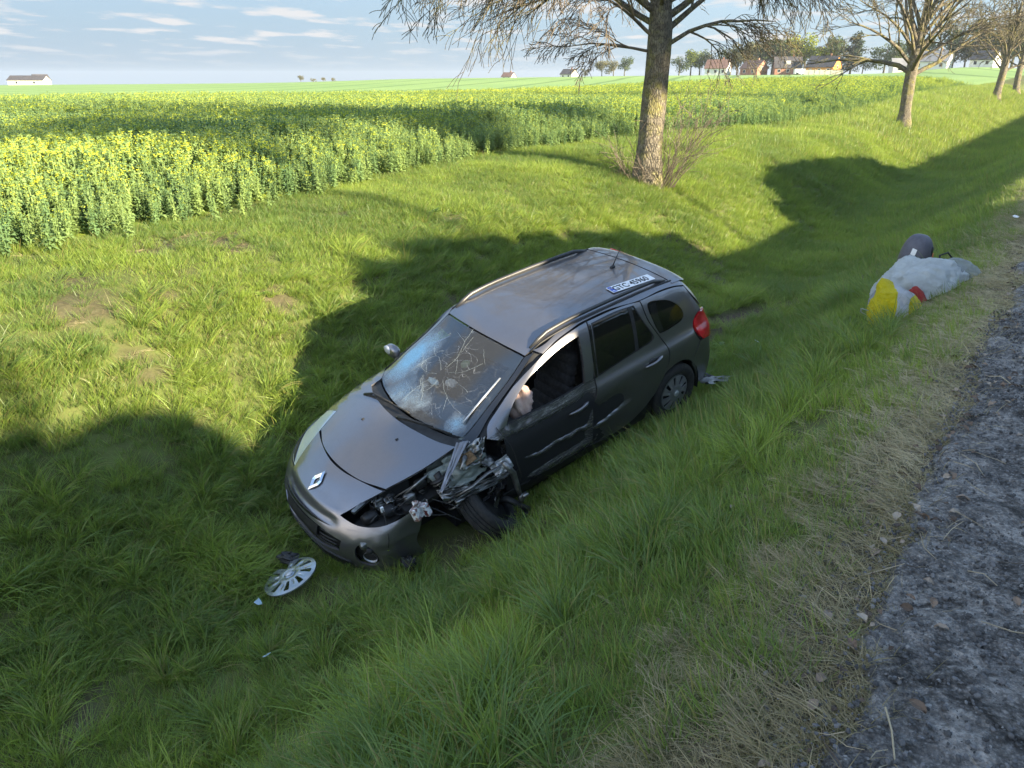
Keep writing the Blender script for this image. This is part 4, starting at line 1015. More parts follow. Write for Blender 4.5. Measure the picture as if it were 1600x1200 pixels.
# ================================================================== smashed front left corner
def sheet(name, corners, n, amp, sc, seed, mat, parent=CARP, thick=.0025, tear=0.0, push=(0, 0, 0), folds=0):
    """a bent piece of sheet metal between four corners"""
    a, b, c_, d = [np.array(p, float) for p in corners]; u_, v_ = np.meshgrid(np.linspace(0, 1, n), np.linspace(0, 1, n))
    jag = tear * (fbm(u_ * 3, v_ * 0 + seed, .35, seed, 3)); v2 = v_ * (1 + jag * (v_ > .9)); u2 = u_ + tear * fbm(v_ * 3, u_ * 0 + seed, .3, seed + 2, 3) * (u_ > .9)
    W = (1-u2)[..., None]*(1-v2)[..., None]*a + u2[..., None]*(1-v2)[..., None]*b + u2[..., None]*v2[..., None]*c_ + (1-u2)[..., None]*v2[..., None]*d
    nn = np.cross(b - a, d - a); nn /= np.linalg.norm(nn)
    hgt = amp * (fbm(u_, v_, sc, seed, 4) + .6 * (1 - 2 * np.abs(fbm(u_, v_, sc * .7, seed + 5, 2))))
    if folds: hgt = hgt + amp * .8 * np.abs(((u_ * folds + v_ * .7) % 1) - .5)
    W = W + hgt[..., None] * nn + np.array(push) * (np.sin(u_ * PI) * np.sin(v_ * PI))[..., None]
    idx = np.arange(n * n).reshape(n, n); F = np.stack([idx[:-1, :-1], idx[:-1, 1:], idx[1:, 1:], idx[1:, :-1]], -1).reshape(-1, 4)
    if tear:
        rs = np.random.default_rng(seed); k = fbm(u_, v_, .22, seed + 9, 3).ravel()[F[:, 0]] < .33 + .0 * rs.random(len(F)); F = F[k]
    o = mkobj(name, W.reshape(-1, 3), F, mat, parent, smooth=True)
    so = o.modifiers.new('thickness', 'SOLIDIFY'); so.thickness = thick
    return o
rs_ = random.Random(5)
# inner wing and suspension tower in grey primer, folded open
sheet('inner_wing', [(2.52, .50, .86), (2.10, .60, .93), (2.06, .62, .62), (2.56, .54, .60)], 26, .05, .45, 3, M_primer, folds=2)
sheet('inner_wing', [(2.62, .62, .80), (2.18, .74, .88), (2.08, .80, .70), (2.50, .80, .60)], 26, .045, .35, 14, M_primer, tear=.10, folds=1.5)
sheet('strut_tower_plate', [(2.45, .60, .84), (2.15, .66, .90), (2.12, .76, .78), (2.42, .76, .70)], 20, .03, .3, 23, M_primer, thick=.004)
for (a, b) in ((.28, .30), (.55, .42), (.75, .62), (.42, .70)):
    m = MB(); p = Vector((2.45 - .33 * a, .62 + .16 * b + .012, .86 - .12 * b + .02 * a)); m.tube([p, p + Vector((0, .012, .006))], .014, 10); m.build('bolt_hole', M_shell, CARP)
# torn tail of the wing, bright edge, hanging from the screen corner to a sharp point
sheet('torn_wing', [(2.30, .645, .955), (2.22, .70, .965), (2.62, .86, .765), (2.64, .845, .755)], 20, .018, .5, 31, M_paint, thick=.003)
sheet('torn_wing', [(2.24, .69, .96), (2.08, .74, .955), (2.20, .83, .80), (2.40, .80, .82)], 20, .035, .4, 37, M_alu, tear=.12)
sheet('rusty_bracket', [(2.36, .72, .88), (2.24, .74, .90), (2.22, .80, .84), (2.36, .80, .82)], 12, .02, .4, 41, M_rust)
# crushed door skin front, hinge pillar and bracket pile
for k in range(9):
    x_ = rs_.uniform(1.92, 2.16); z_ = rs_.uniform(.36, .86); y_ = rs_.uniform(.70, .87)
    a = np.array((x_, y_, z_)); e1_ = np.array([rs_.gauss(0, .07), rs_.gauss(0, .03), rs_.gauss(0, .08)]); e2_ = np.array([rs_.gauss(0, .07), rs_.gauss(0, .04), rs_.gauss(0, .06)])
    sheet('crushed_bracket', [a, a + e1_, a + e1_ + e2_, a + e2_], 9, .035, .5, 50 + k, rs_.choice([M_alu, M_black, M_black, M_scrape]), thick=.003)
sheet('crushed_bracket', [(2.12, .80, .70), (1.96, .84, .76), (1.93, .88, .64), (2.10, .88, .60)], 16, .05, .4, 71, M_silver, thick=.003)
sheet('torn_arch_edge', [(2.52, .80, .64), (1.98, .86, .62), (1.98, .88, .56), (2.50, .86, .58)], 24, .05, .25, 73, M_alu, tear=.2)
sheet('torn_arch_edge', [(2.60, .74, .70), (2.30, .84, .66), (2.28, .86, .56), (2.58, .80, .60)], 18, .05, .25, 77, M_alu, tear=.15)
# hanging hinge arm with a strap at its end
m = MB(); m.tube([(2.02, .86, .72), (1.96, .90, .60), (1.95, .93, .46), (1.93, .94, .34)], [.022, .028, .024, .016], 8); m.ellip((1.93, .945, .33), (.06, .05, .10), 10, 7, noise=.2); m.box((1.90, .96, .36), (.05, .04, .025)); m.build('bent_hinge_arm', M_alu, CARP)
m = MB(); m.tube([(2.50, .80, .60), (2.34, .86, .66), (2.20, .88, .72), (2.06, .90, .74)], [.016, .020, .022, .012], 6, flat=.5); m.build('bent_bracket_rail', M_alu, CARP)
# strut: coil spring with damper
m = MB(); top = Vector((2.52, .66, .74)); bot = Vector((2.44, .82, .40)); ax = (bot - top).normalized(); p1 = ax.orthogonal().normalized(); p2 = ax.cross(p1)
m.tube([top + ax * (.30 * i / 130) + p1 * (.068 * math.cos(2*PI*5*i/130)) + p2 * (.068 * math.sin(2*PI*5*i/130)) for i in range(131)], .008, 6)
sp = m.build('coil_spring', M_alu, CARP); m = MB(); m.tube([top - ax*.04, top + ax * .18], .034, 12); m.tube([top + ax*.1, bot], .022, 10); m.lathe([(0, 0), (.08, 0), (.085, .012), (0, .02)], 18, Matrix.Translation(top) @ ax.to_track_quat('Y', 'Z').to_matrix().to_4x4()); m.build('damper', M_black, CARP)
# knocked-off wheel, turned flat outwards
fw_ = wheel((2.19, .80, .31), (0, 0, 0), False, 'front_wheel', 'front wheel torn round under the sill')
d_ = Vector((-.66, .36, .66)).normalized(); fw_.rotation_mode = 'QUATERNION'; fw_.rotation_quaternion = Vector((0, 1, 0)).rotation_difference(d_)
m = MB(); m.tube([(2.5, .45, .22), (2.36, .66, .20), (2.16, .88, .26)], [.03, .028, .02], 8); m.tube([(2.2, .5, .25), (2.0, .86, .30), (1.90, 1.0, .22)], [.02, .03, .022], 8); m.build('suspension_arm', M_black, CARP)
m = MB(); m.box((1.98, .98, .16), (.30, .07, .03), Matrix.Rotation(.5, 3, 'Z')); m.build('broken_arm', M_black, CARP)
# wires
def wire(pts, r=.0035, mat=None, n=24, seed=0, name='wire'):
    rr = random.Random(seed); P_ = [Vector(p) for p in pts]; out = []
    for i in range(len(P_) - 1):
        p0 = P_[max(i-1, 0)]; p1 = P_[i]; p2 = P_[i+1]; p3 = P_[min(i+2, len(P_)-1)]
        for k in range(6):
            t_ = k / 6; out.append(.5 * ((2*p1) + (p2-p0)*t_ + (2*p0-5*p1+4*p2-p3)*t_*t_ + (3*p1-p0-3*p2+p3)*t_**3))
    out.append(P_[-1]); m = MB(); m.tube(out, r, 5); return m.build(name, mat or M_rubber, CARP)
wire([(2.00, .78, 1.02), (1.95, .90, .86), (1.93, .93, .70), (1.90, .93, .55), (1.91, .92, .50)], .004, M_black)
wire([(2.66, .76, .66), (2.52, .92, .58), (2.42, .98, .40), (2.34, 1.02, .22), (2.30, 1.04, .12)], .004, M_rubber)
wire([(2.72, .83, .66), (2.64, .93, .60), (2.56, .98, .52)], .004, M_black)
wire([(3.02, .62, .70), (3.06, .72, .66), (3.10, .80, .56), (3.12, .80, .48)], .0035, M_rubber)
for k in range(16):
    a = Vector((rs_.uniform(2.5, 3.1), rs_.uniform(.42, .68), rs_.uniform(.56, .72))); pts = [a]
    for j in range(4): pts.append(pts[-1] + Vector((rs_.uniform(-.09, .09), rs_.uniform(-.05, .05), rs_.uniform(-.035, .035))))
    wire(pts, rs_.choice([.004, .006, .003]), rs_.choice([M_black, M_rubber, M_alu]))
# empty lamp housing and what shows in it
m = MB(); m.box((3.02, .56, .56), (.34, .26, .03), Matrix.Rotation(.3, 3, 'Z')); m.box((2.70, .55, .60), (.34, .30, .04)); m.build('lamp_carrier', M_black, CARP, smooth=False)
m = MB(); m.box((2.84, .46, .68), (.26, .10, .14), Matrix.Rotation(-.15, 3, 'Z')); m.build('air_box', M_shell, CARP, smooth=False)
for (c_, d2, mt) in (((3.10, .54, .60), (.14, .10, .10), M_black), ((2.97, .60, .63), (.12, .10, .08), M_shell), ((2.90, .52, .66), (.09, .05, .10), M_black), ((2.78, .62, .66), (.10, .08, .08), M_alu), ((2.66, .60, .72), (.12, .07, .08), M_black), ((2.99, .50, .67), (.10, .03, .05), M_alu)):
    m = MB(); m.ellip(c_, d2, 10, 7, noise=.25, p=.6); m.build('engine_bay_part', mt, CARP)
for k in range(10):
    a = np.array((rs_.uniform(2.62, 3.16), rs_.uniform(.46, .64), rs_.uniform(.60, .70))); e1_ = np.array([rs_.gauss(0, .05), rs_.gauss(0, .03), rs_.gauss(0, .03)]); e2_ = np.array([rs_.gauss(0, .04), rs_.gauss(0, .04), rs_.gauss(0, .03)])
    sheet('snapped_plastic', [a, a + e1_, a + e1_ + e2_, a + e2_], 6, .02, .5, 90 + k, rs_.choice([M_black, M_alu, M_shell, M_black]), thick=.003)
m = MB(); m.box((3.03, .63, .70), (.022, .016, .045)); m.build('bulb_plug', M_white, CARP, smooth=False)
m = MB(); m.box((3.0, .45, .715), (.46, .035, .02), Matrix.Rotation(.30, 3, 'Z')); m.build('slam_panel', M_alu, CARP, smooth=False)
m = MB(); m.tube([(2.80, .60, .70), (2.60, .64, .80)], .012, 6); m.tube([(2.88, .56, .68), (2.66, .62, .76)], .007, 6); m.build('pipe', M_alu, CARP)
# smashed indicator block hanging over the bumper edge
t = NT('smashed_lamp_unit'); q_ = t.voro(45, out='Color'); sq = t.n('ShaderNodeSeparateColor'); t.l(q_, sq.inputs[0])
M_sm = t.done(t.pbr(t.ramp(sq.outputs[0], [(0, (.12, .02, .02)), (.35, (.30, .22, .20)), (.7, (.50, .50, .50)), (1, (.75, .75, .74))]), .35, bump=t.bump(t.voro(60), .8, .006)))
m = MB(); Mx = Matrix.Rotation(.5, 3, 'Z') @ Matrix.Rotation(.35, 3, 'X'); m.box((2.84, .84, .70), (.11, .05, .10), Mx); m.box((2.78, .865, .70), (.05, .045, .10), Mx); m.ellip((2.84, .83, .77), (.06, .05, .07), 9, 6, noise=.5); lu = m.build('broken_lamp_unit', M_sm, CARP, smooth=False)
m = MB(); m.ellip((2.82, .845, .655), (.11, .05, .06), 12, 8); m.build('bumper_tear', M_shell, CARP)
wire([(2.80, .87, .66), (2.74, .93, .66), (2.68, .98, .66)], .003, M_black)
# fog lamp wreckage
sheet('foglamp_shard', [(3.19, .73, .47), (3.12, .80, .50), (3.10, .80, .40), (3.17, .75, .36)], 12, .02, .4, 111, M_chrome, tear=.15)
m = MB(); m.ellip((3.25, .665, .50), (.07, .06, .06), 10, 7, noise=.4, p=.7); m.build('foglamp_body', M_alu, CARP)
m = MB(); m.ellip((3.22, .70, .455), (.08, .06, .05), 10, 7, noise=.5); m.build('foglamp_body', M_shell, CARP)
# rear: splintered undertray sticking out of the bumper
sheet('splintered_undertray', [(-.62, .62, .22), (-.62, .86, .22), (-.86, .94, .20), (-.80, .62, .20)], 14, .03, .25, 121, M_black, tear=.2)
sheet('splintered_undertray', [(-.58, .74, .25), (-.56, .88, .26), (-.90, 1.02, .23), (-.86, .86, .22)], 10, .025, .25, 124, M_alu, tear=.3)
# door mirror on the far side
m = MB(); m.ellip((1.93, -.90, 1.0), (.10, .20, .13), 14, 9, p=.8); m.box((1.93, -.80, .95), (.06, .12, .04)); mm = m.build('door_mirror', M_paint, CARP)
m = MB(); m.ellip((1.905, -.905, 1.0), (.06, .17, .10), 14, 8, p=.8); m.build('mirror_glass', M_chrome, mm)
m = MB(); m.ellip((1.965, -.93, 1.015), (.05, .12, .08), 12, 8, p=.8); m.build('mirror_cap', M_silver, mm)

# ------------------------------------------------------------------ inside the car
def seat(x, y, name='seat'):
    m = MB(); m.ellip((x + .05, y, .50), (.56, .50, .20), 16, 8, p=.55)
    for k in range(7):
        f = k / 6; m.ellip((x - .22 - .14 * f, y, .52 + .56 * f), (.15, .50 - .06 * f, .18), 14, 7, p=.6)
    s_ = m.build(name, M_seat, CARP); m = MB(); m.ellip((x - .40, y, 1.20), (.11, .26, .19), 12, 8, p=.6); m.tube([(x - .385, y - .05, 1.02), (x - .40, y - .05, 1.16)], .007, 6); m.tube([(x - .385, y + .05, 1.02), (x - .40, y + .05, 1.16)], .007, 6); m.build('headrest', M_seat, s_)
seat(1.30, .37); seat(1.30, -.37)
m = MB(); m.ellip((.30, 0, .52), (.55, 1.2, .22), 20, 8, p=.5); m.ellip((.02, 0, .80), (.18, 1.2, .62), 20, 8, p=.5); rb_ = m.build('rear_bench', M_seat, CARP)
for y in (-.4, 0, .4): m = MB(); m.ellip((-.03, y, 1.16), (.10, .24, .16), 10, 7, p=.6); m.build('headrest', M_seat, rb_)
# dashboard wraps under the screen
m = MB(); V = []; F = []
prof = [(2.20, .90), (2.02, .935), (1.88, .93), (1.80, .88), (1.80, .70), (1.88, .55)]
for j in range(13):
    y = -.66 + 1.32 * j / 12; hump = .05 * math.exp(-((y - .37) / .18) ** 2)
    for x, z in prof: V.append((x + .10 * (1 - (y / .66) ** 2), y, z + (hump if z > .85 and x < 2.05 else 0)))
for j in range(12):
    for i in range(5): F.append((j*6+i, j*6+i+1, (j+1)*6+i+1, (j+1)*6+i))
m.add(V, F); m.build('dashboard', mottled('dash_plastic', (.020, .021, .023), (.04, .04, .043), 25, .6, bump=.2), CARP)
sw = MB(); cs = Vector((1.70, .37, .93)); axs = Vector((-.90, 0, .42)).normalized(); pa = Vector((0, 1, 0)); pb = axs.cross(pa)
sw.tube([cs + pa * (.185 * math.cos(2*PI*i/36)) + pb * (.185 * math.sin(2*PI*i/36)) for i in range(37)], .016, 8, cap=False)
for a in (0, PI, -PI/2): sw.tube([cs, cs + (pa * math.cos(a) + pb * math.sin(a)) * .18], .014, 6)
swo = sw.build('steering_wheel', M_black, CARP)
def limp_bag(name, c_, d, seed, mat, parent=CARP, nu=40, nv=24, rot=0):
    rr = random.Random(seed); V = []; F = []; M_ = Matrix.Rotation(rot, 3, 'Z')
    for j in range(nv + 1):
        ph = PI * j / nv
        for i in range(nu):
            th = 2 * PI * i / nu; q = Vector((math.sin(ph)*math.cos(th), math.sin(ph)*math.sin(th), math.cos(ph)))
            n_ = fbm(np.array(q.x * 2 + seed), np.array(q.y * 2 + q.z * 1.7), .9, seed, 4); r_ = .5 * (1 + .35 * float(n_) - .15 * abs(math.sin(th * 4 + q.z * 3 + float(n_) * 4)))
            V.append(M_ @ Vector((q.x * d[0] * r_, q.y * d[1] * r_, q.z * d[2] * r_)) + Vector(c_))
    for j in range(nv):
        for i in range(nu): i2 = (i+1) % nu; F.append((j*nu+i, (j+1)*nu+i, (j+1)*nu+i2, j*nu+i2))
    return mkobj(name, V, F, mat, parent, smooth=True)
ab = limp_bag('airbag', (1.60, .60, .98), (.24, .22, .36), 3, M_airbag); ab['label'] = 'limp pinkish airbag hanging in the driver window'
ab2 = limp_bag('airbag', (1.90, .03, 1.045), (.10, .13, .07), 9, M_airbag)
ab3 = limp_bag('airbag', (1.97, -.14, 1.02), (.07, .16, .05), 12, mottled('airbag_pale', (.6, .6, .6), (.75, .74, .73), 5, .9, bump=.6))
m = MB(); m.ellip((1.62, .0, 1.30), (.03, .20, .06), 12, 6, p=.7); m.build('rear_view_mirror', M_black, CARP)
m = MB(); m.lathe([(0, .0), (.042, .0), (.045, .006), (.03, .010), (0, .010)], 20); q = project([(1.80, .14)], 'T', -.014)[0]; sn = m.build('round_sticker', simple('sticker', (.25, .24, .12), .6), CARP); sn.location = q; sn.rotation_euler = (1.57, 0, 0); sn.rotation_euler = Vector(carN(np.array([q]))[0]).to_track_quat('Y', 'Z').to_euler()
# long cracks across the laminated glass, standing as fine ridges
t = NT('glass_crack_edges'); M_crack = t.done(t.pbr((.34, .41, .45), .4))
m = MB(); cr0 = (1.99, .03)
def crack(p, ang, L, wig=.7, r=.0005, br=True):
    pts = []; x, y = p; a = ang; k = max(3, int(L / .03))
    for i in range(k):
        if not (1.50 + .3 * y * y < x < 2.34 - .35 * y * y and abs(y) < .50 + .11 * (x - 1.5)): break
        pts.append((x, y)); x += math.cos(a) * .03; y += math.sin(a) * .03; a += rs_.gauss(0, wig * .3)
        if br and rs_.random() < .10: crack((x, y), a + rs_.choice([-1, 1]) * rs_.uniform(.4, 1.1), L * .35, wig, r * .8, False)
    if len(pts) > 2: m.tube([Vector(q) for q in project(pts, 'T', -.001)], r, 4)
for a in (PI + .15, PI + .95, 2.3, 1.7, 1.1, .3, -.5, -1.3): crack((cr0[0] + .05 * math.cos(a), cr0[1] + .05 * math.sin(a)), a, rs_.uniform(.3, .65))
for k in range(14):
    a = rs_.uniform(-2.9, 2.9); r_ = rs_.uniform(.10, .55); crack((cr0[0] + r_ * math.cos(a), cr0[1] + r_ * math.sin(a)), a + PI / 2 + rs_.gauss(0, .2), rs_.uniform(.08, .22), .4, .0004, False)
ck = m.build('glass_cracks', M_crack, ws); ck['kind'] = 'stuff'
sheet('torn_edge_strip', [(1.72, .50, 1.235), (1.715, .515, 1.235), (2.16, .56, 1.035), (2.16, .545, 1.035)], 8, .004, .5, 140, M_silver)
# ------------------------------------------------------------------ number plate lying on the roof
M_plate = mottled('plate_white', (.70, .71, .71), (.76, .76, .76), 4, .45, bump=.05); M_blue = simple('plate_blue', (.02, .08, .42), .45); M_ink = simple('plate_black_paint', (.012, .012, .012), .5); M_yel = simple('plate_gold', (.75, .6, .05), .5)
PLW, PLH = .520, .114
pc_ = np.array([(.286 + .331 - .215 - .242) / 4, (.323 + .417 + .470 + .366) / 4]); q = Vector(project([pc_], 'T')[0]); nrm = Vector(carN(np.array([q]))[0])
xa = (Vector(project([(-.242, .366)], 'T')[0]) - Vector(project([(.286, .323)], 'T')[0])).normalized(); nz_ = nrm; ya = nz_.cross(xa).normalized(); xa = ya.cross(nz_).normalized()
Mp = _M @ (Matrix.Translation(q + nrm * .008) @ Matrix(((xa.x, ya.x, nz_.x), (xa.y, ya.y, nz_.y), (xa.z, ya.z, nz_.z))).to_4x4())
PLT = empty('number_plate'); PLT.matrix_world = Mp
tag(PLT, 'white number plate GTC 45960 lying flat on the roof of the crashed car', 'number plate')
def rrect(w, h_, r, z0, z1, mat, name, parent, cx=0, cy=0):
    P2 = []
    for (sx2, sy2, a0) in ((1, 1, 0), (-1, 1, PI/2), (-1, -1, PI), (1, -1, 1.5*PI)):
        for k in range(5): a = a0 + PI/2 * k / 4; P2.append((cx + sx2 * (w/2 - r) + r * math.cos(a), cy + sy2 * (h_/2 - r) + r * math.sin(a)))
    n = len(P2); V = [(x, y, z0) for x, y in P2] + [(x, y, z1) for x, y in P2]
    return mkobj(name, V, [tuple(range(n))[::-1], tuple(range(n, 2*n))] + [(i, (i+1) % n, n + (i+1) % n, n + i) for i in range(n)], mat, parent)
rrect(PLW, PLH, .010, -.002, .001, M_plate, 'plate_body', PLT)
rrect(.046, .104, .006, .001, .0018, M_blue, 'blue_band', PLT, cx=-PLW/2 + .030)
def text(s_, size, x, y, z, mat, name, parent, sxx=1.0, bold=0.0, font_ext=.0006):
    cu = bpy.data.curves.new(name, 'FONT'); cu.body = s_; cu.size = size; cu.extrude = font_ext; cu.offset = bold; cu.align_x = 'CENTER'; cu.align_y = 'CENTER'; cu.resolution_u = 3
    ob = bpy.data.objects.new(name, cu); COL.objects.link(ob); dg = bpy.context.evaluated_depsgraph_get(); me = bpy.data.meshes.new_from_object(ob.evaluated_get(dg)); bpy.data.objects.remove(ob)
    me.materials.clear(); me.materials.append(mat); o = bpy.data.objects.new(name, me); COL.objects.link(o); o.parent = parent; o.location = (x, y, z); o.scale = (sxx, 1, 1); return o
text('GTC', .112, -.128, -.004, .0018, M_ink, 'plate_letters', PLT, .78, .0022); text('45960', .112, .098, -.004, .0018, M_ink, 'plate_letters', PLT, .78, .0022)
text('PL', .034, -PLW/2 + .030, -.034, .0022, M_plate, 'country_letters', PLT, .9, .0004)
m = MB()
for k in range(12):
    a = 2*PI*k/12; m.box((-PLW/2 + .030 + .013 * math.cos(a), .022 + .013 * math.sin(a), .0022), (.004, .004, .0008))
m.build('star_ring', M_yel, PLT, smooth=False)
m = MB(); m.lathe([(0, .0), (.008, 0), (.009, .0006), (0, .0008)], 14, Matrix.Rotation(PI/2, 4, 'X')); sl_ = m.build('round_seal', M_silver, PLT); sl_.location = (-.030, 0, .0022)
# ================================================================== trees
t = NT('bark')
mpn = t.n('ShaderNodeMapping'); t.l(t.coord(), mpn.inputs[0]); mpn.inputs['Scale'].default_value = (1, 1, .35)
v1 = t.voro(26, vec=mpn.outputs[0], feature='DISTANCE_TO_EDGE'); n1_ = t.noise(7, 7, .7); 
c = t.ramp(n1_, [(.35, (.11, .095, .075)), (.55, (.21, .185, .14)), (.72, (.33, .30, .22))])
c = t.mix(t.ramp(t.noise(3.3, 5, .6), [(.48, 0.0), (.66, .75)]), c, (.27, .25, .07))
c = t.mix(t.ramp(v1, [(0, .8), (.12, 0.0)]), c, (.05, .042, .035))
M_bark = t.done(t.pbr(c, .9, bump=t.bump(t.math('ADD', t.math('MINIMUM', v1, .25), t.math('MULTIPLY', n1_, .3)), 1.0, .05), spec=.2))
M_twig = mottled('twig_bark', (.085, .065, .050), (.20, .165, .12), 6, .85, bump=.2)

KID = [1.0]
def grow(m, p, d, L, r, lev, maxlev, rr, droop, sides=(7, 5, 4, 3, 3), seg=7, spread=.75, minr=.0045):
    pts = [p.copy()]; rad = [r]; q = p.copy(); dd = d.copy(); st_ = L / seg; kids = []
    for i in range(seg):
        q = q + dd * st_; pts.append(q.copy()); f = (i + 1) / seg; rad.append(max(minr, r * (1 - .78 * f)))
        dd = dd + Vector((rr.gauss(0, .13), rr.gauss(0, .13), rr.gauss(0, .10) - droop * (.5 + lev * .35) * (1.0 if f > .25 else .3)))
        if lev >= 2 and f > .6: dd.z += droop * 1.1
        dd.normalize()
        if lev < maxlev and f > .18:
            nk = (2 if rr.random() < .6 else 1) if lev < 2 else (1 if rr.random() < .8 else 2)
            for _ in range(nk):
                if rr.random() > KID[0]: continue
                ax = dd.cross(Vector((rr.gauss(0, 1), rr.gauss(0, 1), rr.gauss(0, 1)))).normalized()
                kd = (Matrix.Rotation(rr.uniform(.5, 1.0) * spread, 3, ax) @ dd).normalized(); kids.append((q.copy(), kd, L * rr.uniform(.42, .62) * (1.15 - .5 * f), max(minr, rad[-1] * .62)))
    m.tube(pts, rad, sides[min(lev, 4)], cap=False)
    for k in kids: grow(m, k[0], k[1], k[2], k[3], lev + 1, maxlev, rr, droop, sides, max(4, seg - 1), spread, minr)

def bare_tree(name, x, y, lean, H, r0, limbs, seed, label, droop, maxlev, minr=.0045, fork=0):
    rr = random.Random(seed); z = gz(x, y)
    T_ = empty(name, (x, y, z), label, 'tree', 'bare roadside trees along the field bank')
    m = MB(); pts = []; rad = []; N_ = 22; px_, py_ = 0.0, 0.0
    for i in range(N_ + 1):
        f = i / N_; h_ = -.25 + f * (H + .25); pts.append(Vector((lean[0] * h_ + .05 * math.sin(h_ * 1.1 + seed), lean[1] * h_ + .04 * math.sin(h_ * .8), h_)))
        flare = 1 + .55 * math.exp(-max(h_, 0) / .22); rad.append(r0 * flare * (1 - (.10 * min(h_ / 3, 1) + .62 * max(0, (h_ - 3) / (H - 3)))) * (1 + .03 * math.sin(h_ * 5)))
    m.tube(pts, rad, 20); tr_ = m.build('trunk', M_bark, T_)
    # swell and furrow the stem
    co_ = np.array([v.co for v in tr_.data.vertices]); an = np.arctan2(co_[:, 1], co_[:, 0]); k = 1 + .05 * np.sin(an * 5 + co_[:, 2] * .8) + .05 * fbm(an * 2, co_[:, 2], .5, seed)
    for v, kk in zip(tr_.data.vertices, k):
        if v.co.z < 3.2: v.co.x *= kk; v.co.y *= kk
    def at_h(h_):
        f = np.clip((h_ + .25) / (H + .25), 0, 1) * N_; i = min(int(f), N_ - 1); return pts[i].lerp(pts[i+1], f - i), rad[i]
    for (h_, az, el, L, rb) in limbs:
        p, _ = at_h(h_); d = Vector((math.cos(az) * math.cos(el), math.sin(az) * math.cos(el), math.sin(el))); m = MB()
        grow(m, p, d, L, rb, 0, maxlev, rr, droop, minr=minr); b = m.build('branch', M_twig if rb < .05 else M_bark, T_)
    return T_
rt = random.Random(3); limbs = []
LW = math.radians(180)                    # towards the left of the picture
for h_, az, el, L, rb in [(2.55, 176, 8, 1.9, .040), (2.75, 200, 30, 2.6, .05), (3.0, 165, 28, 3.6, .075), (3.2, 190, 32, 4.2, .09), (3.5, 210, 22, 4.2, .07), (3.7, 150, 30, 4.4, .08), (4.1, 178, 26, 5.2, .09), (4.5, 200, 30, 4.8, .08), (4.9, 165, 30, 5.4, .09), (5.6, 185, 36, 5.2, .09),
                          (2.6, -10, 30, 2.3, .06), (2.85, 20, 36, 3.0, .08), (3.1, 0, 34, 3.6, .09), (3.4, -25, 24, 3.6, .07), (3.8, 12, 30, 4.4, .09), (4.4, -8, 34, 4.6, .09), (5.2, 25, 38, 4.4, .08), (3.3, 270, 30, 2.8, .06), (3.9, 90, 35, 3.8, .08), (4.6, 255, 40, 3.2, .07), (5.4, 95, 45, 3.6, .07), (6.0, 0, 60, 3.2, .07), (6.2, 180, 60, 3.2, .07)]:
    limbs.append((h_, math.radians(az + rt.gauss(0, 5)), math.radians(el), L * (1.03 if 140 < az < 220 else 1.0), rb * .85))
bare_tree('bare_tree', 2.93, 16.26, (-.015, 0), 8.5, .255, limbs, 11, 'nearest bare tree, thick mossy trunk with drooping twigs and brushwood at its foot', .15, 3, .0055)
def vase(n, h0, h1, seed, L=4.0, el=(35, 75), rb=.08):
    r_ = random.Random(seed); return [(h0 + (h1 - h0) * i / n, 2.4 * i + r_.uniform(-.4, .4), math.radians(el[0] + (el[1] - el[0]) * i / n), L * r_.uniform(.8, 1.15), rb * r_.uniform(.7, 1.2)) for i in range(n)]
KID[0] = .62
bare_tree('bare_tree', 18.73, 37.66, (0.01, 0), 7.5, .26, vase(22, 2.2, 4.6, 5, 4.6, (28, 80), .105), 21, 'second bare tree along the bank, pale trunk forking low into many limbs', .022, 3, .009)
bare_tree('bare_tree', 42.16, 69.3, (.04, 0), 7.5, .30, vase(16, 2.1, 4.6, 7, 4.6, (32, 80), .10), 31, 'third bare tree along the bank, slightly leaning, before the road bend', .02, 3, .014)
bare_tree('bare_tree', 55.6, 88.0, (-.05, 0), 8.0, .32, vase(14, 2.3, 4.8, 9, 4.6, (32, 80), .10), 41, 'fourth bare tree, cut by the right edge of the photo', .02, 2, .018)
KID[0] = 1.0
# brushwood round the foot of the first tree
rr = random.Random(77); bz = gz(2.93, 16.26)
SH = empty('brushwood', (2.93, 16.26, bz), 'dense thin leafless shoots sprouting around the foot of the nearest bare tree', 'shrub')
m = MB()
for k in range(60):
    right = rr.random() < .72; a = rr.gauss(0 if right else PI, .8); r_ = rr.uniform(.22, .55); p = Vector((r_ * math.cos(a), r_ * math.sin(a) * .8 - .05, -.05)); L = rr.uniform(.5, 1.9) * (1 if right else .62)
    d = Vector((math.cos(a) * rr.uniform(.15, .9), math.sin(a) * .5 + rr.gauss(0, .2), 1)).normalized(); grow(m, p, d, L, .0085, 2, 3, rr, .03, seg=6, minr=.004)
m.build('shoots', M_twig, SH)

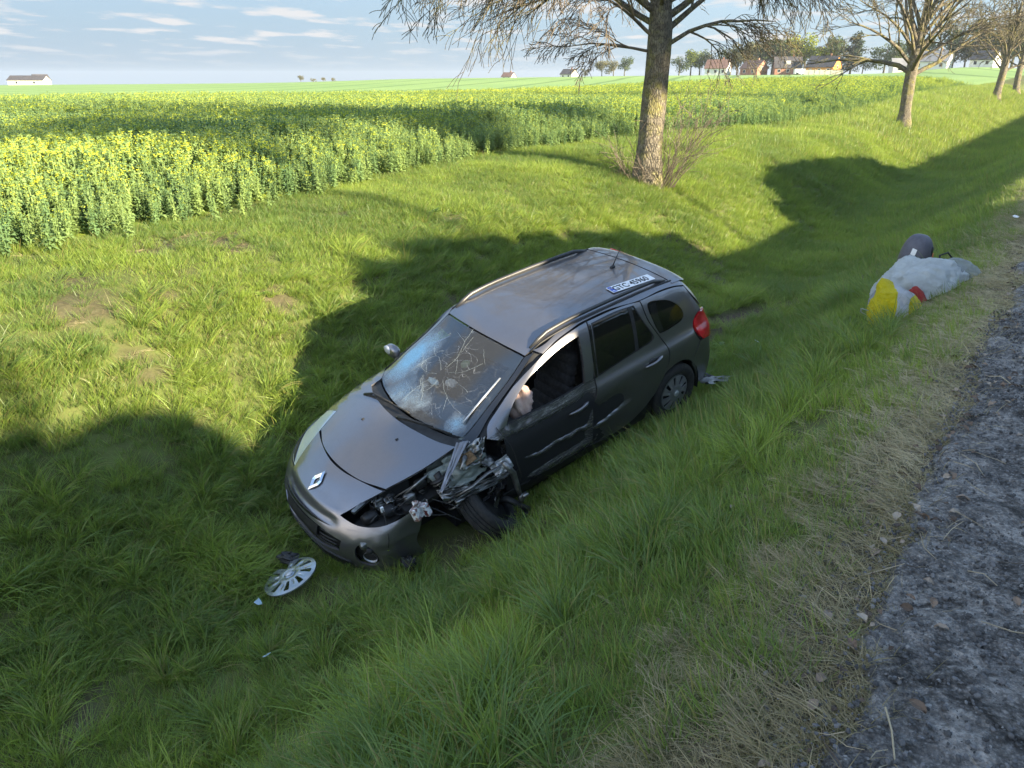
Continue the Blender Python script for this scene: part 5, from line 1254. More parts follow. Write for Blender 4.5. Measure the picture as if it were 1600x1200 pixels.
# leafy trees and bushes: trunk, limbs, and a crown of leaf sprays
def leaf_mat(name, a, b, trans=.3):
    t = NT(name); c = t.mix(t.attr('rnd'), a, b); p = t.pbr(c, .6, spec=.25); tr = t.n('ShaderNodeBsdfTranslucent'); t.l(c, tr.inputs[0])
    ms = t.n('ShaderNodeMixShader'); ms.inputs[0].default_value = trans; t.l(p, ms.inputs[1]); t.l(tr.outputs[0], ms.inputs[2]); return t.done(ms.outputs[0])
M_lf = [leaf_mat('leaf_dull_green', (.05, .075, .025), (.12, .15, .05)), leaf_mat('leaf_yellow_green', (.16, .20, .02), (.33, .36, .04)), leaf_mat('leaf_dark', (.028, .045, .022), (.06, .085, .04)), leaf_mat('leaf_olive_bud', (.13, .12, .055), (.22, .20, .09))]
def crown_mesh(name, blobs, n, size, mat, seed):
    r_ = np.random.default_rng(seed); V = []; F = []; rd = []
    w = np.array([b[3] * b[4] * b[5] for b in blobs]); w = w / w.sum()
    for (bx, by, bz_, rx, ry, rz), k in zip(blobs, (w * n).astype(int)):
        u_ = r_.normal(size=(k, 3)); u_ /= np.linalg.norm(u_, axis=1, keepdims=True); rr_ = r_.random(k) ** .45
        pos = u_ * rr_[:, None] * [rx, ry, rz] * (1 + .25 * fbm(u_[:, 0] * 2 + bx, u_[:, 1] * 2 + u_[:, 2] * 2, .6, seed))[:, None] + [bx, by, bz_]
        a = r_.normal(size=(k, 3)); a /= np.linalg.norm(a, axis=1, keepdims=True); b = np.cross(a, r_.normal(size=(k, 3))); b /= np.linalg.norm(b, axis=1, keepdims=True)
        s_ = size * r_.uniform(.5, 1.3, k)[:, None]; i0 = len(V) * 0 + sum(len(v) for v in V)
        Q = np.stack([pos - a*s_, pos - b*s_*.6, pos + a*s_, pos + b*s_*.6], 1).reshape(-1, 3); V.append(Q); F.append(np.arange(4*k).reshape(-1, 4) + i0); rd.append(np.repeat(r_.random(k), 4))
    o = mkobj(name, np.concatenate(V), np.concatenate(F), mat, None, link=False); a = o.data.attributes.new('rnd', 'FLOAT', 'POINT'); a.data.foreach_set('value', np.concatenate(rd).astype(np.float32)); return o.data
def far_tree_mesh(kind, seed):
    r_ = random.Random(seed)
    if kind == 'round': bl = [(r_.gauss(0, .16), r_.gauss(0, .16), r_.uniform(.42, .82), .20, .20, .17) for _ in range(9)]
    elif kind == 'tall': bl = [(r_.gauss(0, .07), r_.gauss(0, .07), .25 + .08 * k, .13 - .008 * abs(k - 3), .13, .10) for k in range(9)]
    else: bl = [(r_.gauss(0, .22), r_.gauss(0, .22), r_.uniform(.25, .75), .22, .22, .16) for _ in range(10)]
    cm = crown_mesh('crown', bl, 1500, .030, None, seed)
    m = MB(); m.tube([(0, 0, -.03), (.01, 0, .3), (0, .01, .65)], [.030, .022, .010], 7)
    for k in range(7): a = k * 2.4; m.tube([(0, 0, .22 + .05 * k), (.15 * math.cos(a), .15 * math.sin(a), .42 + .05 * k)], [.012, .005], 4)
    o = m.build('trunk', M_bark, None, link=False); return cm, o.data
kinds = {k: [far_tree_mesh(k, s_) for s_ in ((11, 12, 13))] for k in ('round', 'tall', 'loose')}
mesh_cache = {}
def upos(u, r): az = math.atan((u - 800) / 1253); return r * math.sin(az), r * math.cos(az)
def far_tree(u, r, H, kind, mi, label, wid=1.0, group='trees around the village'):
    x, y = upos(u, r); z = gz(x, y); T_ = empty('leafy_tree' if kind != 'bush' else 'bush', (x, y, z), label, 'tree', group); k = int(u * 7) % 3
    for j, nm in enumerate(('crown', 'trunk')):
        key = (kind, k, nm, mi)
        if key not in mesh_cache:
            me = kinds[kind][k][j].copy()
            if nm == 'crown': me.materials.clear(); me.materials.append(M_lf[mi])
            mesh_cache[key] = me
        o = bpy.data.objects.new(nm, mesh_cache[key]); COL.objects.link(o); o.parent = T_
    T_.scale = (H * wid, H * wid, H); T_.rotation_euler = (0, 0, u * 1.7)
FT = [(940, 350, 5.5, 'round', 3), (958, 352, 6, 'loose', 3), (975, 345, 6, 'round', 0), (1060, 345, 7, 'loose', 0), (1078, 350, 8.5, 'round', 1), (1092, 348, 8, 'round', 0), (1108, 352, 8, 'loose', 3), (1140, 345, 8.5, 'round', 2), (1150, 350, 9.5, 'loose', 0), (1163, 346, 10.5, 'round', 3), (1178, 352, 11.5, 'loose', 3), (1192, 348, 12, 'round', 0), (1204, 350, 11.5, 'loose', 3), (1216, 352, 12, 'round', 3), (1240, 350, 11.5, 'loose', 0), (1254, 346, 12, 'round', 1), (1247, 344, 8, 'round', 1), (1268, 350, 10, 'loose', 1), (1282, 352, 11, 'tall', 3), (1296, 350, 11, 'round', 0), (1308, 348, 9, 'loose', 2), (1326, 340, 11.5, 'tall', 2), (1345, 345, 6, 'loose', 0), (1392, 340, 9, 'round', 0), (1378, 345, 10, 'loose', 0), (1432, 330, 10, 'round', 0), (1482, 320, 12, 'round', 2), (1478, 322, 10, 'tall', 0), (1502, 325, 8, 'loose', 2), (1516, 330, 12, 'tall', 0), (1526, 330, 11.5, 'tall', 3), (1541, 325, 9, 'round', 2), (1556, 325, 11, 'loose', 0), (1575, 320, 12, 'round', 0), (1592, 322, 13, 'loose', 0), (470, 420, 4, 'round', 3), (490, 430, 2.8, 'loose', 3), (505, 430, 3, 'round', 3), (520, 430, 2.8, 'loose', 3), (61, 432, 4.5, 'round', 2), (915, 352, 3, 'loose', 3)]
look = ['dull green', 'bright yellow-green', 'dark green', 'brownish budding']; shp = {'round': 'round-headed', 'tall': 'tall narrow', 'loose': 'loose open'}
near_ = [(60, 'beside the farm buildings on the horizon'), (530, 'on the horizon line left of the nearest bare tree'), (980, 'just left of the nearest trunk on the skyline'), (1125, 'beside the white village house'), (1185, 'behind the brick village house'), (1240, 'behind the dark-roofed village house'), (1312, 'behind the orange-gabled house'), (1400, 'left of the second bare trunk behind the field'), (1460, 'right of the second bare trunk behind the field'), (1550, 'left of the third bare tree behind the field'), (1601, 'at the far right of the village')]
seen_ = {}
for (u, r, H, kd, mi) in FT:
    H = H * (1.35 if r < 400 else 1)
    where = next(w for lim, w in near_ if u <= lim); key = (kd, mi, where); seen_[key] = seen_.get(key, 0) + 1
    size_ = '' if seen_[key] == 1 else 'another '
    far_tree(u, r, H, kd, mi, f"{size_}{look[mi]} {shp[kd]} tree {where}")

# unseen bushes and trees added across the road, shaped to shade ditch and field
OT = pch([-6, 2.9, 3.8, 4.7, 5.3, 5.8, 6.35, 6.55, 6.9, 8.7, 9.4, 11.2, 13.4, 13.9, 15.4, 17.9, 19.2, 20.5, 22, 25, 29.7, 32.6, 38, 50, 90], [3.95, 3.95, 3.7, 3.1, 3.15, 3.3, 3.55, 3.95, 4.5, 4.72, 4.6, 4.33, 3.85, 3.05, 2.93, 2.77, 3.4, 4.3, 4.5, 4.36, 4.0, 3.05, 2.84, 2.64, 2.5])  # bush tops, traced back from the edge of the ditch shadow
def bush(t0, w, sC, zt, seed, label):
    x, y = xy(sC, t0); zb = gz(x, y) - .1; r_ = random.Random(seed); hh_ = zt - zb
    B = empty('shade_caster_bush', (x, y, zb), label + (', low stretch' if zt < 3.3 else ', middling height' if zt < 4 else ', tallest stretch'), 'bush', 'unseen bushes added to cast shade'); B.rotation_euler = (0, 0, PI/2 - AZ)
    m = MB(); V = []; F = []; nu, nv = 18, 12
    for j in range(nv + 1):
        ph = PI * j / nv
        for i in range(nu):
            th = 2 * PI * i / nu; q = [math.sin(ph) * math.cos(th), math.sin(ph) * math.sin(th), math.cos(ph)]; q = [math.copysign(abs(a) ** .5, a) for a in q]
            n_ = 1 + .10 * float(fbm(np.array(q[0] * 1.5 + seed), np.array(q[1] + q[2] * 1.5), .6, seed, 3)) - .04
            V.append((q[0] * w * .70 * n_, q[1] * .45 * n_, hh_ * .49 + q[2] * hh_ * .49 * n_))
    for j in range(nv):
        for i in range(nu): i2 = (i+1) % nu; F.append((j*nu+i, (j+1)*nu+i, (j+1)*nu+i2, j*nu+i2))
    m.add(V, F); m.build('foliage_core', simple_leafcore, B)
    cm = crown_mesh('leaf_sprays', [(0, 0, hh_ * .5, w * .62, .62, hh_ * .5)], 260, .07, M_lf[2], seed); o = bpy.data.objects.new('leaf_sprays', cm); COL.objects.link(o); o.parent = B
simple_leafcore = mottled('caster_foliage', (.022, .035, .014), (.06, .085, .03), 14, .9, bump=1.0, bd=.05)
t0 = -4.0; k = 0
while t0 < 92:
    w = 1.0 if t0 < 34 else 3.0; bush(t0 + w / 2, w * 1.12, -9.0, float(OT(t0 + w / 2)), k, 'unseen bush added across the road to shade the ditch'); t0 += w; k += 1
for tt, w, zt in ((-2, 6.0, 13.5), (4, 6.4, 13.4), (10.5, 6.6, 13.7), (17, 6.0, 13.5), (23.5, 6.0, 13.3)):  # added trees, flat crowns set to cast the shadow band on the crop
    x, y = xy(-26, tt); T_ = empty('shade_caster_tree', (x, y, gz(x, y)), 'unseen flat-topped tree added across the road to shade the field', 'tree', 'unseen trees added to cast shade')
    m = MB(); m.tube([(0, 0, -.1), (0, 0, 6), (.1, 0, zt - 1)], [.14, .11, .09], 10)
    for q in range(7): a = q * .9; m.tube([(0, 0, zt - 2), (math.cos(a) * 1.2, math.sin(a) * 1.2, zt - 1), (math.cos(a) * 2.2, math.sin(a) * 2.2, zt + .1)], [.07, .05, .02], 6)
    m.build('trunk', M_bark, T_); rq = random.Random(int(tt) + 20)
    cm = crown_mesh('crown', [(rq.uniform(-w/2, w/2), rq.uniform(-1.5, 1.5), zt + rq.uniform(-.35, .25), 1.3, 1.3, .62) for _ in range(9)], 3800, .11, M_lf[0], 5 + int(tt)); o = bpy.data.objects.new('crown', cm); COL.objects.link(o); o.parent = T_
# ================================================================== village
M_wwall = mottled('white_render', (.62, .60, .56), (.72, .70, .66), .6, .85); M_brick = mottled('red_brick_wall', (.26, .12, .08), (.36, .18, .12), 1.5, .9); M_orange = mottled('orange_render', (.60, .24, .05), (.66, .29, .07), .6, .85)
M_roofd = mottled('dark_roof_tiles', (.045, .042, .042), (.09, .08, .08), 1.2, .7); M_roofb = mottled('brown_roof', (.13, .075, .06), (.20, .12, .09), 1.0, .8); M_roofg = mottled('grey_roof', (.18, .18, .185), (.26, .26, .26), .8, .8); M_pane = simple('window_pane', (.03, .035, .045), .15); M_cream = mottled('cream_wall', (.60, .55, .42), (.68, .62, .49), .4, .85)
def house(u, r, w, d, hw, hr, yaw, wm, rm, label, gable='x', wins=3, chim=True, name='house', cat='house', dormer=False):
    x, y = upos(u, r); z = gz(x, y); H_ = empty(name, (x, y, z), label, cat, 'village buildings beyond the field'); H_.rotation_euler = (0, 0, yaw)
    m = MB(); hx, hy = w / 2, d / 2
    V = [(-hx, -hy, -.5), (hx, -hy, -.5), (hx, hy, -.5), (-hx, hy, -.5), (-hx, -hy, hw), (hx, -hy, hw), (hx, hy, hw), (-hx, hy, hw), (-hx, 0, hw + hr), (hx, 0, hw + hr)]
    m.add(V, [(0, 1, 5, 4), (2, 3, 7, 6), (1, 2, 6, 9, 5), (3, 0, 4, 8, 7)]); wl_ = m.build('wall', wm, H_, smooth=False)
    o_ = .35; m = MB()
    for sg in (1, -1):
        a = [(-hx - o_, sg * (hy + o_), hw - o_ * hr / hy), (hx + o_, sg * (hy + o_), hw - o_ * hr / hy), (hx + o_, 0, hw + hr), (-hx - o_, 0, hw + hr)]
        b = [(p[0], p[1], p[2] + .16) for p in a]; m.add(a + b, [(0, 1, 2, 3)[::-1], (4, 5, 6, 7), (0, 1, 5, 4), (1, 2, 6, 5), (3, 0, 4, 7)])
    rf_ = m.build('roof', rm, H_, smooth=False)
    if chim: m = MB(); m.box((hx * .4, .3, hw + hr + .3), (.5, .5, 1.1)); m.build('chimney', M_brick, rf_, smooth=False)
    if dormer: m = MB(); m.box((0, -hy * .55, hw + hr * .45), (1.6, 1.6, 1.2)); m.build('dormer', M_wwall, rf_, smooth=False)
    for k in range(wins):
        xx = -hx + w * (k + .5) / wins; nm = 'window'
        m = MB(); m.box((xx, -hy - .02, hw * .55), (1.1, .10, 1.2)); f_ = m.build('window', M_wwall, H_, smooth=False); m = MB(); m.box((xx, -hy - .05, hw * .55), (.9, .08, 1.0)); m.build('pane', M_pane, f_, smooth=False)
    m = MB(); m.box((hx + .02, 0, hw * .95), (.10, 1.1, 1.2)); f_ = m.build('window', M_wwall, H_, smooth=False); m = MB(); m.box((hx + .05, 0, hw * .95), (.08, .9, 1.0)); m.build('pane', M_pane, f_, smooth=False)
    return H_
house(46, 425, 15, 8, 2.3, 1.8, .1, M_wwall, M_roofd, 'long low dark-roofed farm building with white wall on the left horizon', wins=2, chim=False, name='farm_building', cat='farm building')
house(64, 436, 6, 6, 2.6, 2.2, .8, M_roofd, M_roofd, 'dark small barn behind the farm building on the left horizon', wins=1, chim=False, name='barn', cat='barn')
house(795, 455, 6.5, 5, 2.2, 2.0, -.6, M_wwall, M_roofb, 'small white house just showing over the crest left of the nearest trunk', wins=2)
house(889, 420, 7, 6, 2.4, 2.3, -.7, M_wwall, M_roofd, 'white gabled house on the crest seen through the drooping twigs', wins=2)
house(1120, 330, 8.5, 7, 2.8, 3.0, -.5, M_wwall, M_roofb, 'white house with brown roof just right of the nearest trunk', wins=3)
house(1176, 325, 7.5, 7, 2.6, 2.7, -.9, M_brick, M_roofb, 'red brick house with brown roof in the village', wins=2)
house(1227, 325, 9.5, 7.5, 2.8, 3.6, -.2, M_brick, M_roofd, 'house with steep dark roof and white dormer in the village', dormer=True)
house(1284, 320, 10, 8, 2.8, 3.6, -.75, M_orange, M_roofd, 'orange-walled house with dark roof behind the cream wall', wins=3)
house(1452, 300, 10, 7.5, 2.8, 3.0, -.7, M_wwall, M_roofg, 'white house with grey roof right of the second bare trunk', wins=3)
house(1408, 310, 8, 6, 2.4, 2.2, -.2, M_wwall, M_roofg, 'low pale house hidden behind the second bare trunk', wins=2)
house(1533, 300, 7, 6, 2.4, 2.4, -.9, M_wwall, M_roofd, 'small white house with dark roof left of the third bare tree', wins=2)
x0, y0 = upos(1255, 300); x1, y1 = upos(1314, 300); GW = empty('garden_wall', (x0, y0, gz(x0, y0)), 'long cream garden wall below the orange-walled house', 'wall')
m = MB(); L_ = math.hypot(x1 - x0, y1 - y0); an = math.atan2(y1 - y0, x1 - x0); GW.rotation_euler = (0, 0, an)
for k in range(7): m = MB(); m.box((L_ * (k + .5) / 7, 0, .6), (L_ / 7 - .25, .18, 1.8)); m.build('wall_panel', M_cream, GW, smooth=False)
for k in range(8): m = MB(); m.box((L_ * k / 7, 0, .7), (.3, .3, 2.0)); m.build('wall_post', M_cream, GW, smooth=False)
x, y = upos(1249, 302); VN = empty('parked_van', (x, y, gz(x, y)), 'white van parked beside the cream garden wall', 'van')
m = MB(); m.add([(-2.2, -.9, .3), (2.2, -.9, .3), (2.2, -.9, 1.0), (1.5, -.9, 1.2), (1.1, -.9, 1.9), (-2.2, -.9, 1.9), (-2.2, .9, .3), (2.2, .9, .3), (2.2, .9, 1.0), (1.5, .9, 1.2), (1.1, .9, 1.9), (-2.2, .9, 1.9)], [(0, 1, 2, 3, 4, 5), (11, 10, 9, 8, 7, 6), (1, 7, 8, 2), (2, 8, 9, 3), (3, 9, 10, 4), (4, 10, 11, 5), (5, 11, 6, 0)]); m.build('body', M_white, VN, smooth=False)
for sx2 in (-1.4, 1.4): m = MB(); m.lathe([(.0, -.95), (.33, -.95), (.33, .95), (0, .95)], 14); w_ = m.build('wheel', M_rubber, VN, sharp=40); w_.location = (sx2, 0, .33)

# ================================================================== things in the grass
def place(o, x, y, dz=0.0, rz=0.0): o.location = (x, y, gz(x, y) + dz); o.rotation_euler = (0, 0, rz); return o
HC = empty('wheel_cover', (-1.66, 4.60, gz(-1.66, 4.60) + .135)); M_hc = mottled('loose_cover_silver', (.24, .27, .29), (.36, .39, .41), 9, .2, metal=.7, bump=.25, bd=.004)
cv = wheel_cover_mesh(R=.205, mat=M_hc, parent=HC, missing=6, name='cover_disc'); n_ = Vector((-.34, -.04, .93)).normalized()
HC.rotation_mode = 'QUATERNION'; HC.rotation_quaternion = Vector((0, 1, 0)).rotation_difference(n_)
tag(HC, 'silver spoked wheel cover with a piece broken out, lying in the grass', 'wheel cover')
m = MB(); m.lathe([(0, .0), (.030, 0), (.030, .004), (0, .006)], 20); cc_ = m.build('centre_cap', M_silver, HC); cc_.location = (0, .024, 0)
def chunk(name, x, y, dz, d, mat, label, cat, seed, seg=10, flat=.7):
    random.seed(seed); m = MB(); m.ellip((0, 0, 0), d, seg, 7, noise=.7, p=flat); m.ellip((d[0]*.3, d[1]*.2, d[2]*.2), [q*.6 for q in d], seg, 6, noise=.6, p=flat); o = m.build(name, mat, smooth=False); place(o, x, y, dz, seed); return tag(o, label, cat)
chunk('plastic_chunk', -1.74, 4.84, .12, (.14, .09, .06), M_black, 'black broken plastic chunk tucked behind the loose wheel cover', 'debris', 3)
chunk('plastic_lump', -.80, 4.80, .10, (.12, .10, .12), M_black, 'black plastic lump below the front bumper of the car', 'debris', 5)
M_blueg = simple('pale_blue_plastic', (.40, .52, .60), .25)
def shard(name, x, y, dz, s_, mat, label, cat, seed):
    r_ = random.Random(seed); n = 6; P2 = [(s_ * r_.uniform(.5, 1) * math.cos(a), s_ * r_.uniform(.3, .9) * math.sin(a)) for a in [2*PI*k/n for k in range(n)]]
    V = [(x_, y_, .25 * x_) for x_, y_ in P2] + [(x_, y_, .25 * x_ + .003) for x_, y_ in P2] ; o = mkobj(name, V, [tuple(range(n))[::-1], tuple(range(n, 2*n))] + [(i, (i+1) % n, n + (i+1) % n, n + i) for i in range(n)], mat); place(o, x, y, dz, seed); o.rotation_euler = (.5, .3, seed); return tag(o, label, cat)
shard('plastic_shard', -1.83, 4.36, .10, .05, M_blueg, 'pale blue plastic shard just below the loose wheel cover', 'debris', 2)
shard('plastic_shard', -1.60, 3.80, .14, .035, M_blueg, 'tiny blue shard deep in the foreground grass', 'debris', 4)
shard('paper_scrap', 6.99, 10.42, .06, .05, M_white, 'small white scrap at the edge of the tarmac beyond the bags', 'litter', 6)
shard('plastic_shard', 3.10, 8.9, .08, .05, M_silver, 'small pale chip on the slide marks behind the car', 'debris', 8)
# ---- child seat
CS = empty('child_car_seat', (4.62, 8.50, gz(4.62, 8.5) - .02)); CS.rotation_euler = (-.10, .10, -.55); CS.scale = (.74, .74, .80); tag(CS, 'grey child car seat with white sticker standing behind the white bags', 'child seat')
M_shellg = mottled('seat_shell_grey', (.07, .068, .085), (.10, .096, .115), 12, .5, bump=.1); M_maroon = mottled('maroon_fabric', (.16, .03, .05), (.24, .06, .08), 18, .9); M_tan = simple('orange_tan_strap', (.55, .20, .08), .7)
def shellsurf(name, rx, ry, rz, zc_, open_, mat, thick, nu=26, nv=16, ymin=-.35):
    V = []; F = []
    for j in range(nv + 1):
        ph = .02 + (PI * .80) * j / nv
        for i in range(nu + 1):
            th = PI + open_ - (open_ * 2 + PI) * i / nu + 0
            r_ = math.sin(ph) ** .7; V.append((rx * r_ * math.cos(th), -ry * r_ * math.sin(th) * (1 if math.sin(th) > 0 else .9), zc_ + rz * math.cos(ph)))
    for j in range(nv):
        for i in range(nu): a = j * (nu+1) + i; F.append((a, a+1, a+nu+2, a+nu+1))
    o = mkobj(name, V, F, mat, CS, smooth=True); s_ = o.modifiers.new('thickness', 'SOLIDIFY'); s_.thickness = thick; return o
shellsurf('back_shell', .205, .22, .36, .36, .35, M_shellg, .03)
shellsurf('inner_padding', .165, .17, .32, .36, .45, M_seat, .03)
m = MB(); m.ellip((0, .06, .10), (.40, .46, .20), 18, 10, p=.7); m.build('seat_base', M_maroon, CS)
m = MB(); m.ellip((-.10, -.12, .16), (.24, .20, .26), 14, 9, p=.7); m.build('side_cushion', M_maroon, CS)
m = MB(); m.tube([(.10, .02, .50), (.17, .05, .36), (.14, .12, .22)], .016, 6, flat=.4); m.build('harness_strap', M_tan, CS)
m = MB(); m.ellip((.20, -.02, .30), (.07, .16, .18), 12, 8, p=.7); m.build('side_wing', M_black, CS)
m = MB(); m.ellip((.19, -.03, .50), (.06, .14, .22), 12, 8, p=.7); m.build('side_wing', M_black, CS)
m = MB(); m.tube([(.225, -.04, .52), (.235, -.02, .44), (.225, 0, .38)], .012, 5); m.build('trim_edge', M_tan, CS)
st_k = mkobj('sticker', [(-.07, -.226, .45), (-.002, -.232, .44), (.008, -.222, .525), (-.06, -.214, .54)], [(0, 1, 2, 3)], M_white, CS); st_k.location = (0, -.026, .012)
m = MB(); m.tube([(-.17, -.13, .46), (-.10, -.19, .56), (0, -.20, .60)], .005, 5); m.build('seam_piping', M_tan, CS)
# ---- bags
def film(name, col, a=.35, tcol=None, clear=0.0):
    t = NT(name); c = t.mix(t.ramp(t.noise(6, 6, .7), [(.35, 0.0), (.65, 1.0)]), tuple(q * .82 for q in col), col)
    if tcol: c = tcol(t, c)
    bp = t.bump(t.math('ADD', t.noise(9, 8, .7, dist=1.2), t.math('MULTIPLY', t.noise(45, 4, .7, dist=2), .3)), 1.0, .06)
    p = t.pbr(c, .35, bump=bp); tr = t.n('ShaderNodeBsdfTranslucent'); t.l(c, tr.inputs[0]); ms = t.n('ShaderNodeMixShader'); ms.inputs[0].default_value = a; t.l(p, ms.inputs[1]); t.l(tr.outputs[0], ms.inputs[2]); o = ms.outputs[0]
    if clear:
        tp = t.n('ShaderNodeBsdfTransparent'); m3 = t.n('ShaderNodeMixShader'); m3.inputs[0].default_value = clear; t.l(o, m3.inputs[1]); t.l(tp.outputs[0], m3.inputs[2]); o = m3.outputs[0]
    return t.done(o)
def bag(name, loc, d, rz, seed, mat, parent, nu=120, nv=60, amp=.16, peak=None):
    r_ = random.Random(seed); V = []; F = []; M_ = Matrix.Rotation(rz, 3, 'Z')
    U, Vv = np.meshgrid(np.arange(nu) * 2 * PI / nu, np.linspace(0, 1, nv + 1)); ph = Vv * PI * .5; cx, cy = np.sin(ph) * np.cos(U), np.sin(ph) * np.sin(U); cz = np.cos(ph) ** .75
    n_ = fbm(cx * 1.6 + seed, cy * 1.6 + cz, .9, seed, 3); rid = 1 - 2 * np.abs(fbm(cx * 2.2 + seed, cy * 2.2 - cz * 1.2, .9, seed + 3, 2)); k = 1 + amp * n_ + .070 * rid + .065 * (1 - 2 * np.abs(fbm(cx * 3 + cz * 2 + seed, cy * 3 - cz * 2, .34, seed + 7, 3))) + .05 * np.sin(U * 9 + n_ * 5) * Vv
    x = cx * d[0] / 2 * k; y = cy * d[1] / 2 * k; z = cz * d[2] * (k * .5 + .5) - .02
    if peak: z = z * (1 + peak[2] * np.exp(-(((cx - peak[0]) ** 2 + (cy - peak[1]) ** 2) / .15)))
    P2 = np.stack([x, y, z], -1).reshape(-1, 3) @ np.array(M_).T; idx = np.arange(nu * (nv + 1)).reshape(nv + 1, nu)
    F = np.stack([idx[:-1], np.roll(idx, -1, 1)[:-1], np.roll(idx, -1, 1)[1:], idx[1:]], -1).reshape(-1, 4)
    o = mkobj(name, P2, F[:, ::-1].copy(), mat, parent, smooth=True); o.location = loc; return o
M_wfilm = film('white_bag_film', (.80, .85, .84), .30); M_clear = film('clear_bag_film', (.62, .66, .67), .3, clear=.5)
def stripes(t, c):
    s3 = t.n('ShaderNodeSeparateXYZ'); t.l(t.coord(), s3.inputs[0]); q = t.math('ADD', s3.outputs[0], t.math('MULTIPLY', s3.outputs[2], -.75))
    f = t.math('MAXIMUM', t.math('LESS_THAN', q, -.09), t.math('MULTIPLY', t.math('GREATER_THAN', q, .07), t.math('LESS_THAN', s3.outputs[2], .10))); return t.mix(f, c, (.80, .66, .01))
M_yw = film('yellow_white_bag', (.74, .74, .76), .25, stripes); M_redf = film('red_bag', (.55, .06, .05), .2)
def slopef(x, y): return Vector((0, 0, 1)).rotation_difference(Vector((-(gz(x+.2, y) - gz(x-.2, y)) / .4, -(gz(x, y+.2) - gz(x, y-.2)) / .4, 1))).to_euler()
BG = empty('plastic_sack', (4.08, 7.22, gz(4.08, 7.22) + .04), 'large white crumpled plastic sack in front of the child seat', 'sack'); BG.rotation_euler = slopef(4.02, 7.22)
bag('sack_film', (0, 0, 0), (.86, .58, .36), .1, 5, M_wfilm, BG, peak=(.0, .2, .15)); bag('clear_fold', (.40, .06, 0), (.40, .36, .22), .3, 9, M_clear, BG); bag('clear_fold', (-.38, -.10, 0), (.30, .30, .24), 1.1, 12, M_clear, BG)
bag('red_contents', (-.15, -.28, .0), (.13, .14, .16), .5, 15, M_redf, BG, nu=30, nv=16)
YB = empty('carrier_bag', (3.55, 6.62, gz(3.55, 6.62) + .05), 'yellow and white striped carrier bag lying before the white sack', 'bag'); YB.rotation_euler = slopef(3.55, 6.62)
bag('bag_film', (0, 0, 0), (.50, .30, .26), .45, 21, M_yw, YB, peak=(.3, .3, .5))
m = MB(); m.tube([(-.16, -.02, .10), (-.24, .03, .18), (-.23, .10, .14), (-.17, .10, .06)], .008, 6, flat=.4); m.build('bag_handle', M_wfilm, YB)
PB = empty('black_pouch', (4.70, 7.74, gz(4.70, 7.74) + .03), 'black soft pouch with a loose strap right of the white sack', 'pouch')
bag('pouch_body', (0, 0, 0), (.34, .20, .11), -.4, 31, M_black, PB, nu=36, nv=18); bag('pouch_flap', (-.06, .08, .02), (.30, .12, .10), -.4, 33, M_shell, PB, nu=30, nv=14); m = MB(); m.tube([(-.16, .05, .06), (-.14, .10, .17), (-.06, .10, .20), (.0, .08, .13)], .010, 6); m.build('strap', M_black, PB)

# ================================================================== loose stones, dead leaves and stalks on the verge
def proto(name, fn, mat): 
    V, F = fn(); o = mkobj(name, V, F, mat, link=False); return o
def stone_fn(seed):
    r_ = random.Random(seed); m = MB(); st0 = random.getstate(); random.seed(seed); m.ellip((0, 0, 0), (1, .8, .6), 7, 5, noise=.45, p=.8); random.setstate(st0); return m.v, m.f
def leaf_fn(seed):
    r_ = random.Random(seed); V = []; n = 5
    for i in range(n + 1):
        f = i / n; w = .34 * math.sin(PI * min(f * .92 + .06, 1)) ; c_ = .25 * math.sin(f * PI) * r_.uniform(.5, 1.3); V += [(f - .5, -w, c_ + .14 * r_.random()), (f - .5, 0, c_ - .06), (f - .5, w, c_ + .14 * r_.random())]
    return V, [(3*i+j, 3*i+j+1, 3*i+j+4, 3*i+j+3) for i in range(n) for j in range(2)]
def stalk_fn(seed):
    r_ = random.Random(seed); m = MB(); m.tube([(-.5, 0, 0), (-.2, r_.gauss(0, .04), .03), (.15, r_.gauss(0, .04), .01), (.5, r_.gauss(0, .06), .02)], [.012, .011, .010, .006], 4); return m.v, m.f
t = NT('loose_stone'); hu = t.attr('hue', 'INSTANCER'); M_stone = t.done(t.pbr(t.ramp(hu, [(0, (.06, .06, .06)), (.6, (.15, .15, .15)), (.93, (.20, .20, .205)), (1, (.34, .33, .31))]), .8, bump=t.bump(t.noise(6, 4), .5, .1)))
t = NT('dead_leaf'); hu = t.attr('hue', 'INSTANCER'); M_dl = t.done(t.pbr(t.ramp(hu, [(0, (.05, .035, .025)), (.5, (.16, .11, .075)), (1, (.32, .27, .21))]), .8))
t = NT('dead_stalk'); hu = t.attr('hue', 'INSTANCER'); M_ds = t.done(t.pbr(t.ramp(hu, [(0, (.07, .05, .035)), (1, (.42, .36, .24))]), .8))
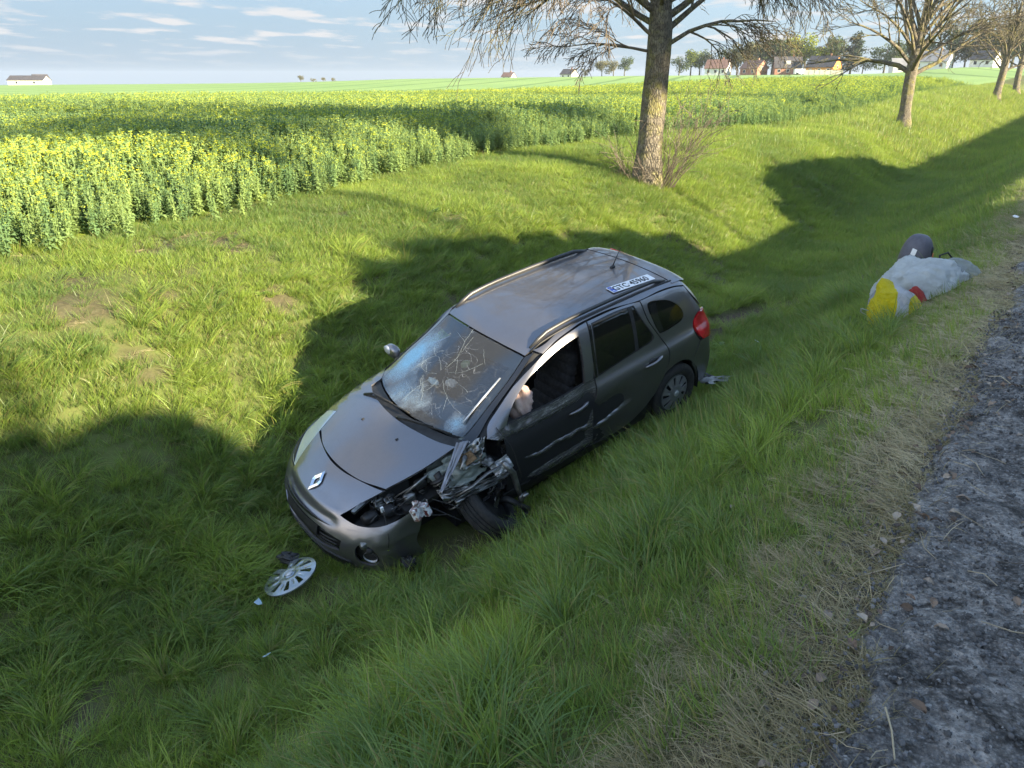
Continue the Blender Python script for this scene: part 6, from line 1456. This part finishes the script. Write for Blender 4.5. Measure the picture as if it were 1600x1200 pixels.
def strew(name, n, fn, mat, s0, s1, t0, t1, size, dens, lift, label, cat, flat=False, pw=2.0):
    ps = [proto(f'{name}_p{k}', lambda k=k: fn(k + 1), mat) for k in range(3)]; cl = proto_collection(name + '_protos', ps)
    s, t_ = rand_st(n, s0, s1, t0, t1); k = rng.random(n) < dens(s, t_); s, t_ = s[k], t_[k]; x, y = xy(s, t_); m_ = len(s); sz = size[0] + (size[1] - size[0]) * rng.random(m_) ** pw
    P2 = np.stack([x, y, ground(x, y) + .014 * (s < .25) + lift * sz], -1); ro_ = np.stack([rng.normal(0, .3 if flat else .8, m_), rng.normal(0, .3 if flat else .8, m_), rng.uniform(0, 6.28, m_)], -1)
    o = scatter(name, P2, ro_, np.stack([sz, sz, sz], -1), rng.integers(0, 3, m_), rng.random(m_) ** 1.3, cl, 3); return tag(o, label, cat)
ed = lambda s, t_: np.exp(-((s - edge_s(t_)) / .16) ** 2)
strew('gravel', 42000, stone_fn, M_stone, -1.6, .5, .4, 7, (.005, .022), lambda s, t_: .55 + .45 * sm(-.2, .35, fbm(s, t_, .4, 71)) * (s < edge_s(t_) + .06), .15, 'loose grey gravel crumbs on the broken tarmac edge', 'gravel', pw=3.5)
strew('fallen_leaves', 1500, leaf_fn, M_dl, -.9, 1.3, .4, 9, (.02, .055), lambda s, t_: .15 + .85 * ed(s, t_), .2, 'curled brown dead leaves along the tarmac edge', 'leaves', True, 1.5)
strew('dry_stalks', 1300, stalk_fn, M_ds, -.9, .9, .4, 9, (.06, .26), lambda s, t_: .18 + .8 * ed(s, t_), .03, 'dry broken stalks strewn over the tarmac edge', 'stalks', True)
# ------------------------------------------------------------------ thin air haze, sky outside it
t = NT('haze_air'); pv = t.n('ShaderNodeVolumePrincipled'); pv.inputs['Color'].default_value = (.86, .92, 1, 1); pv.inputs['Density'].default_value = .00018; pv.inputs['Anisotropy'].default_value = .2
t.l(pv.outputs[0], t.out.inputs['Volume'])
m = MB(); m.box((0, 0, 7), (5200, 5200, 40)); hz_o = m.build('haze', t.m, smooth=False); tag(hz_o, kind='stuff')
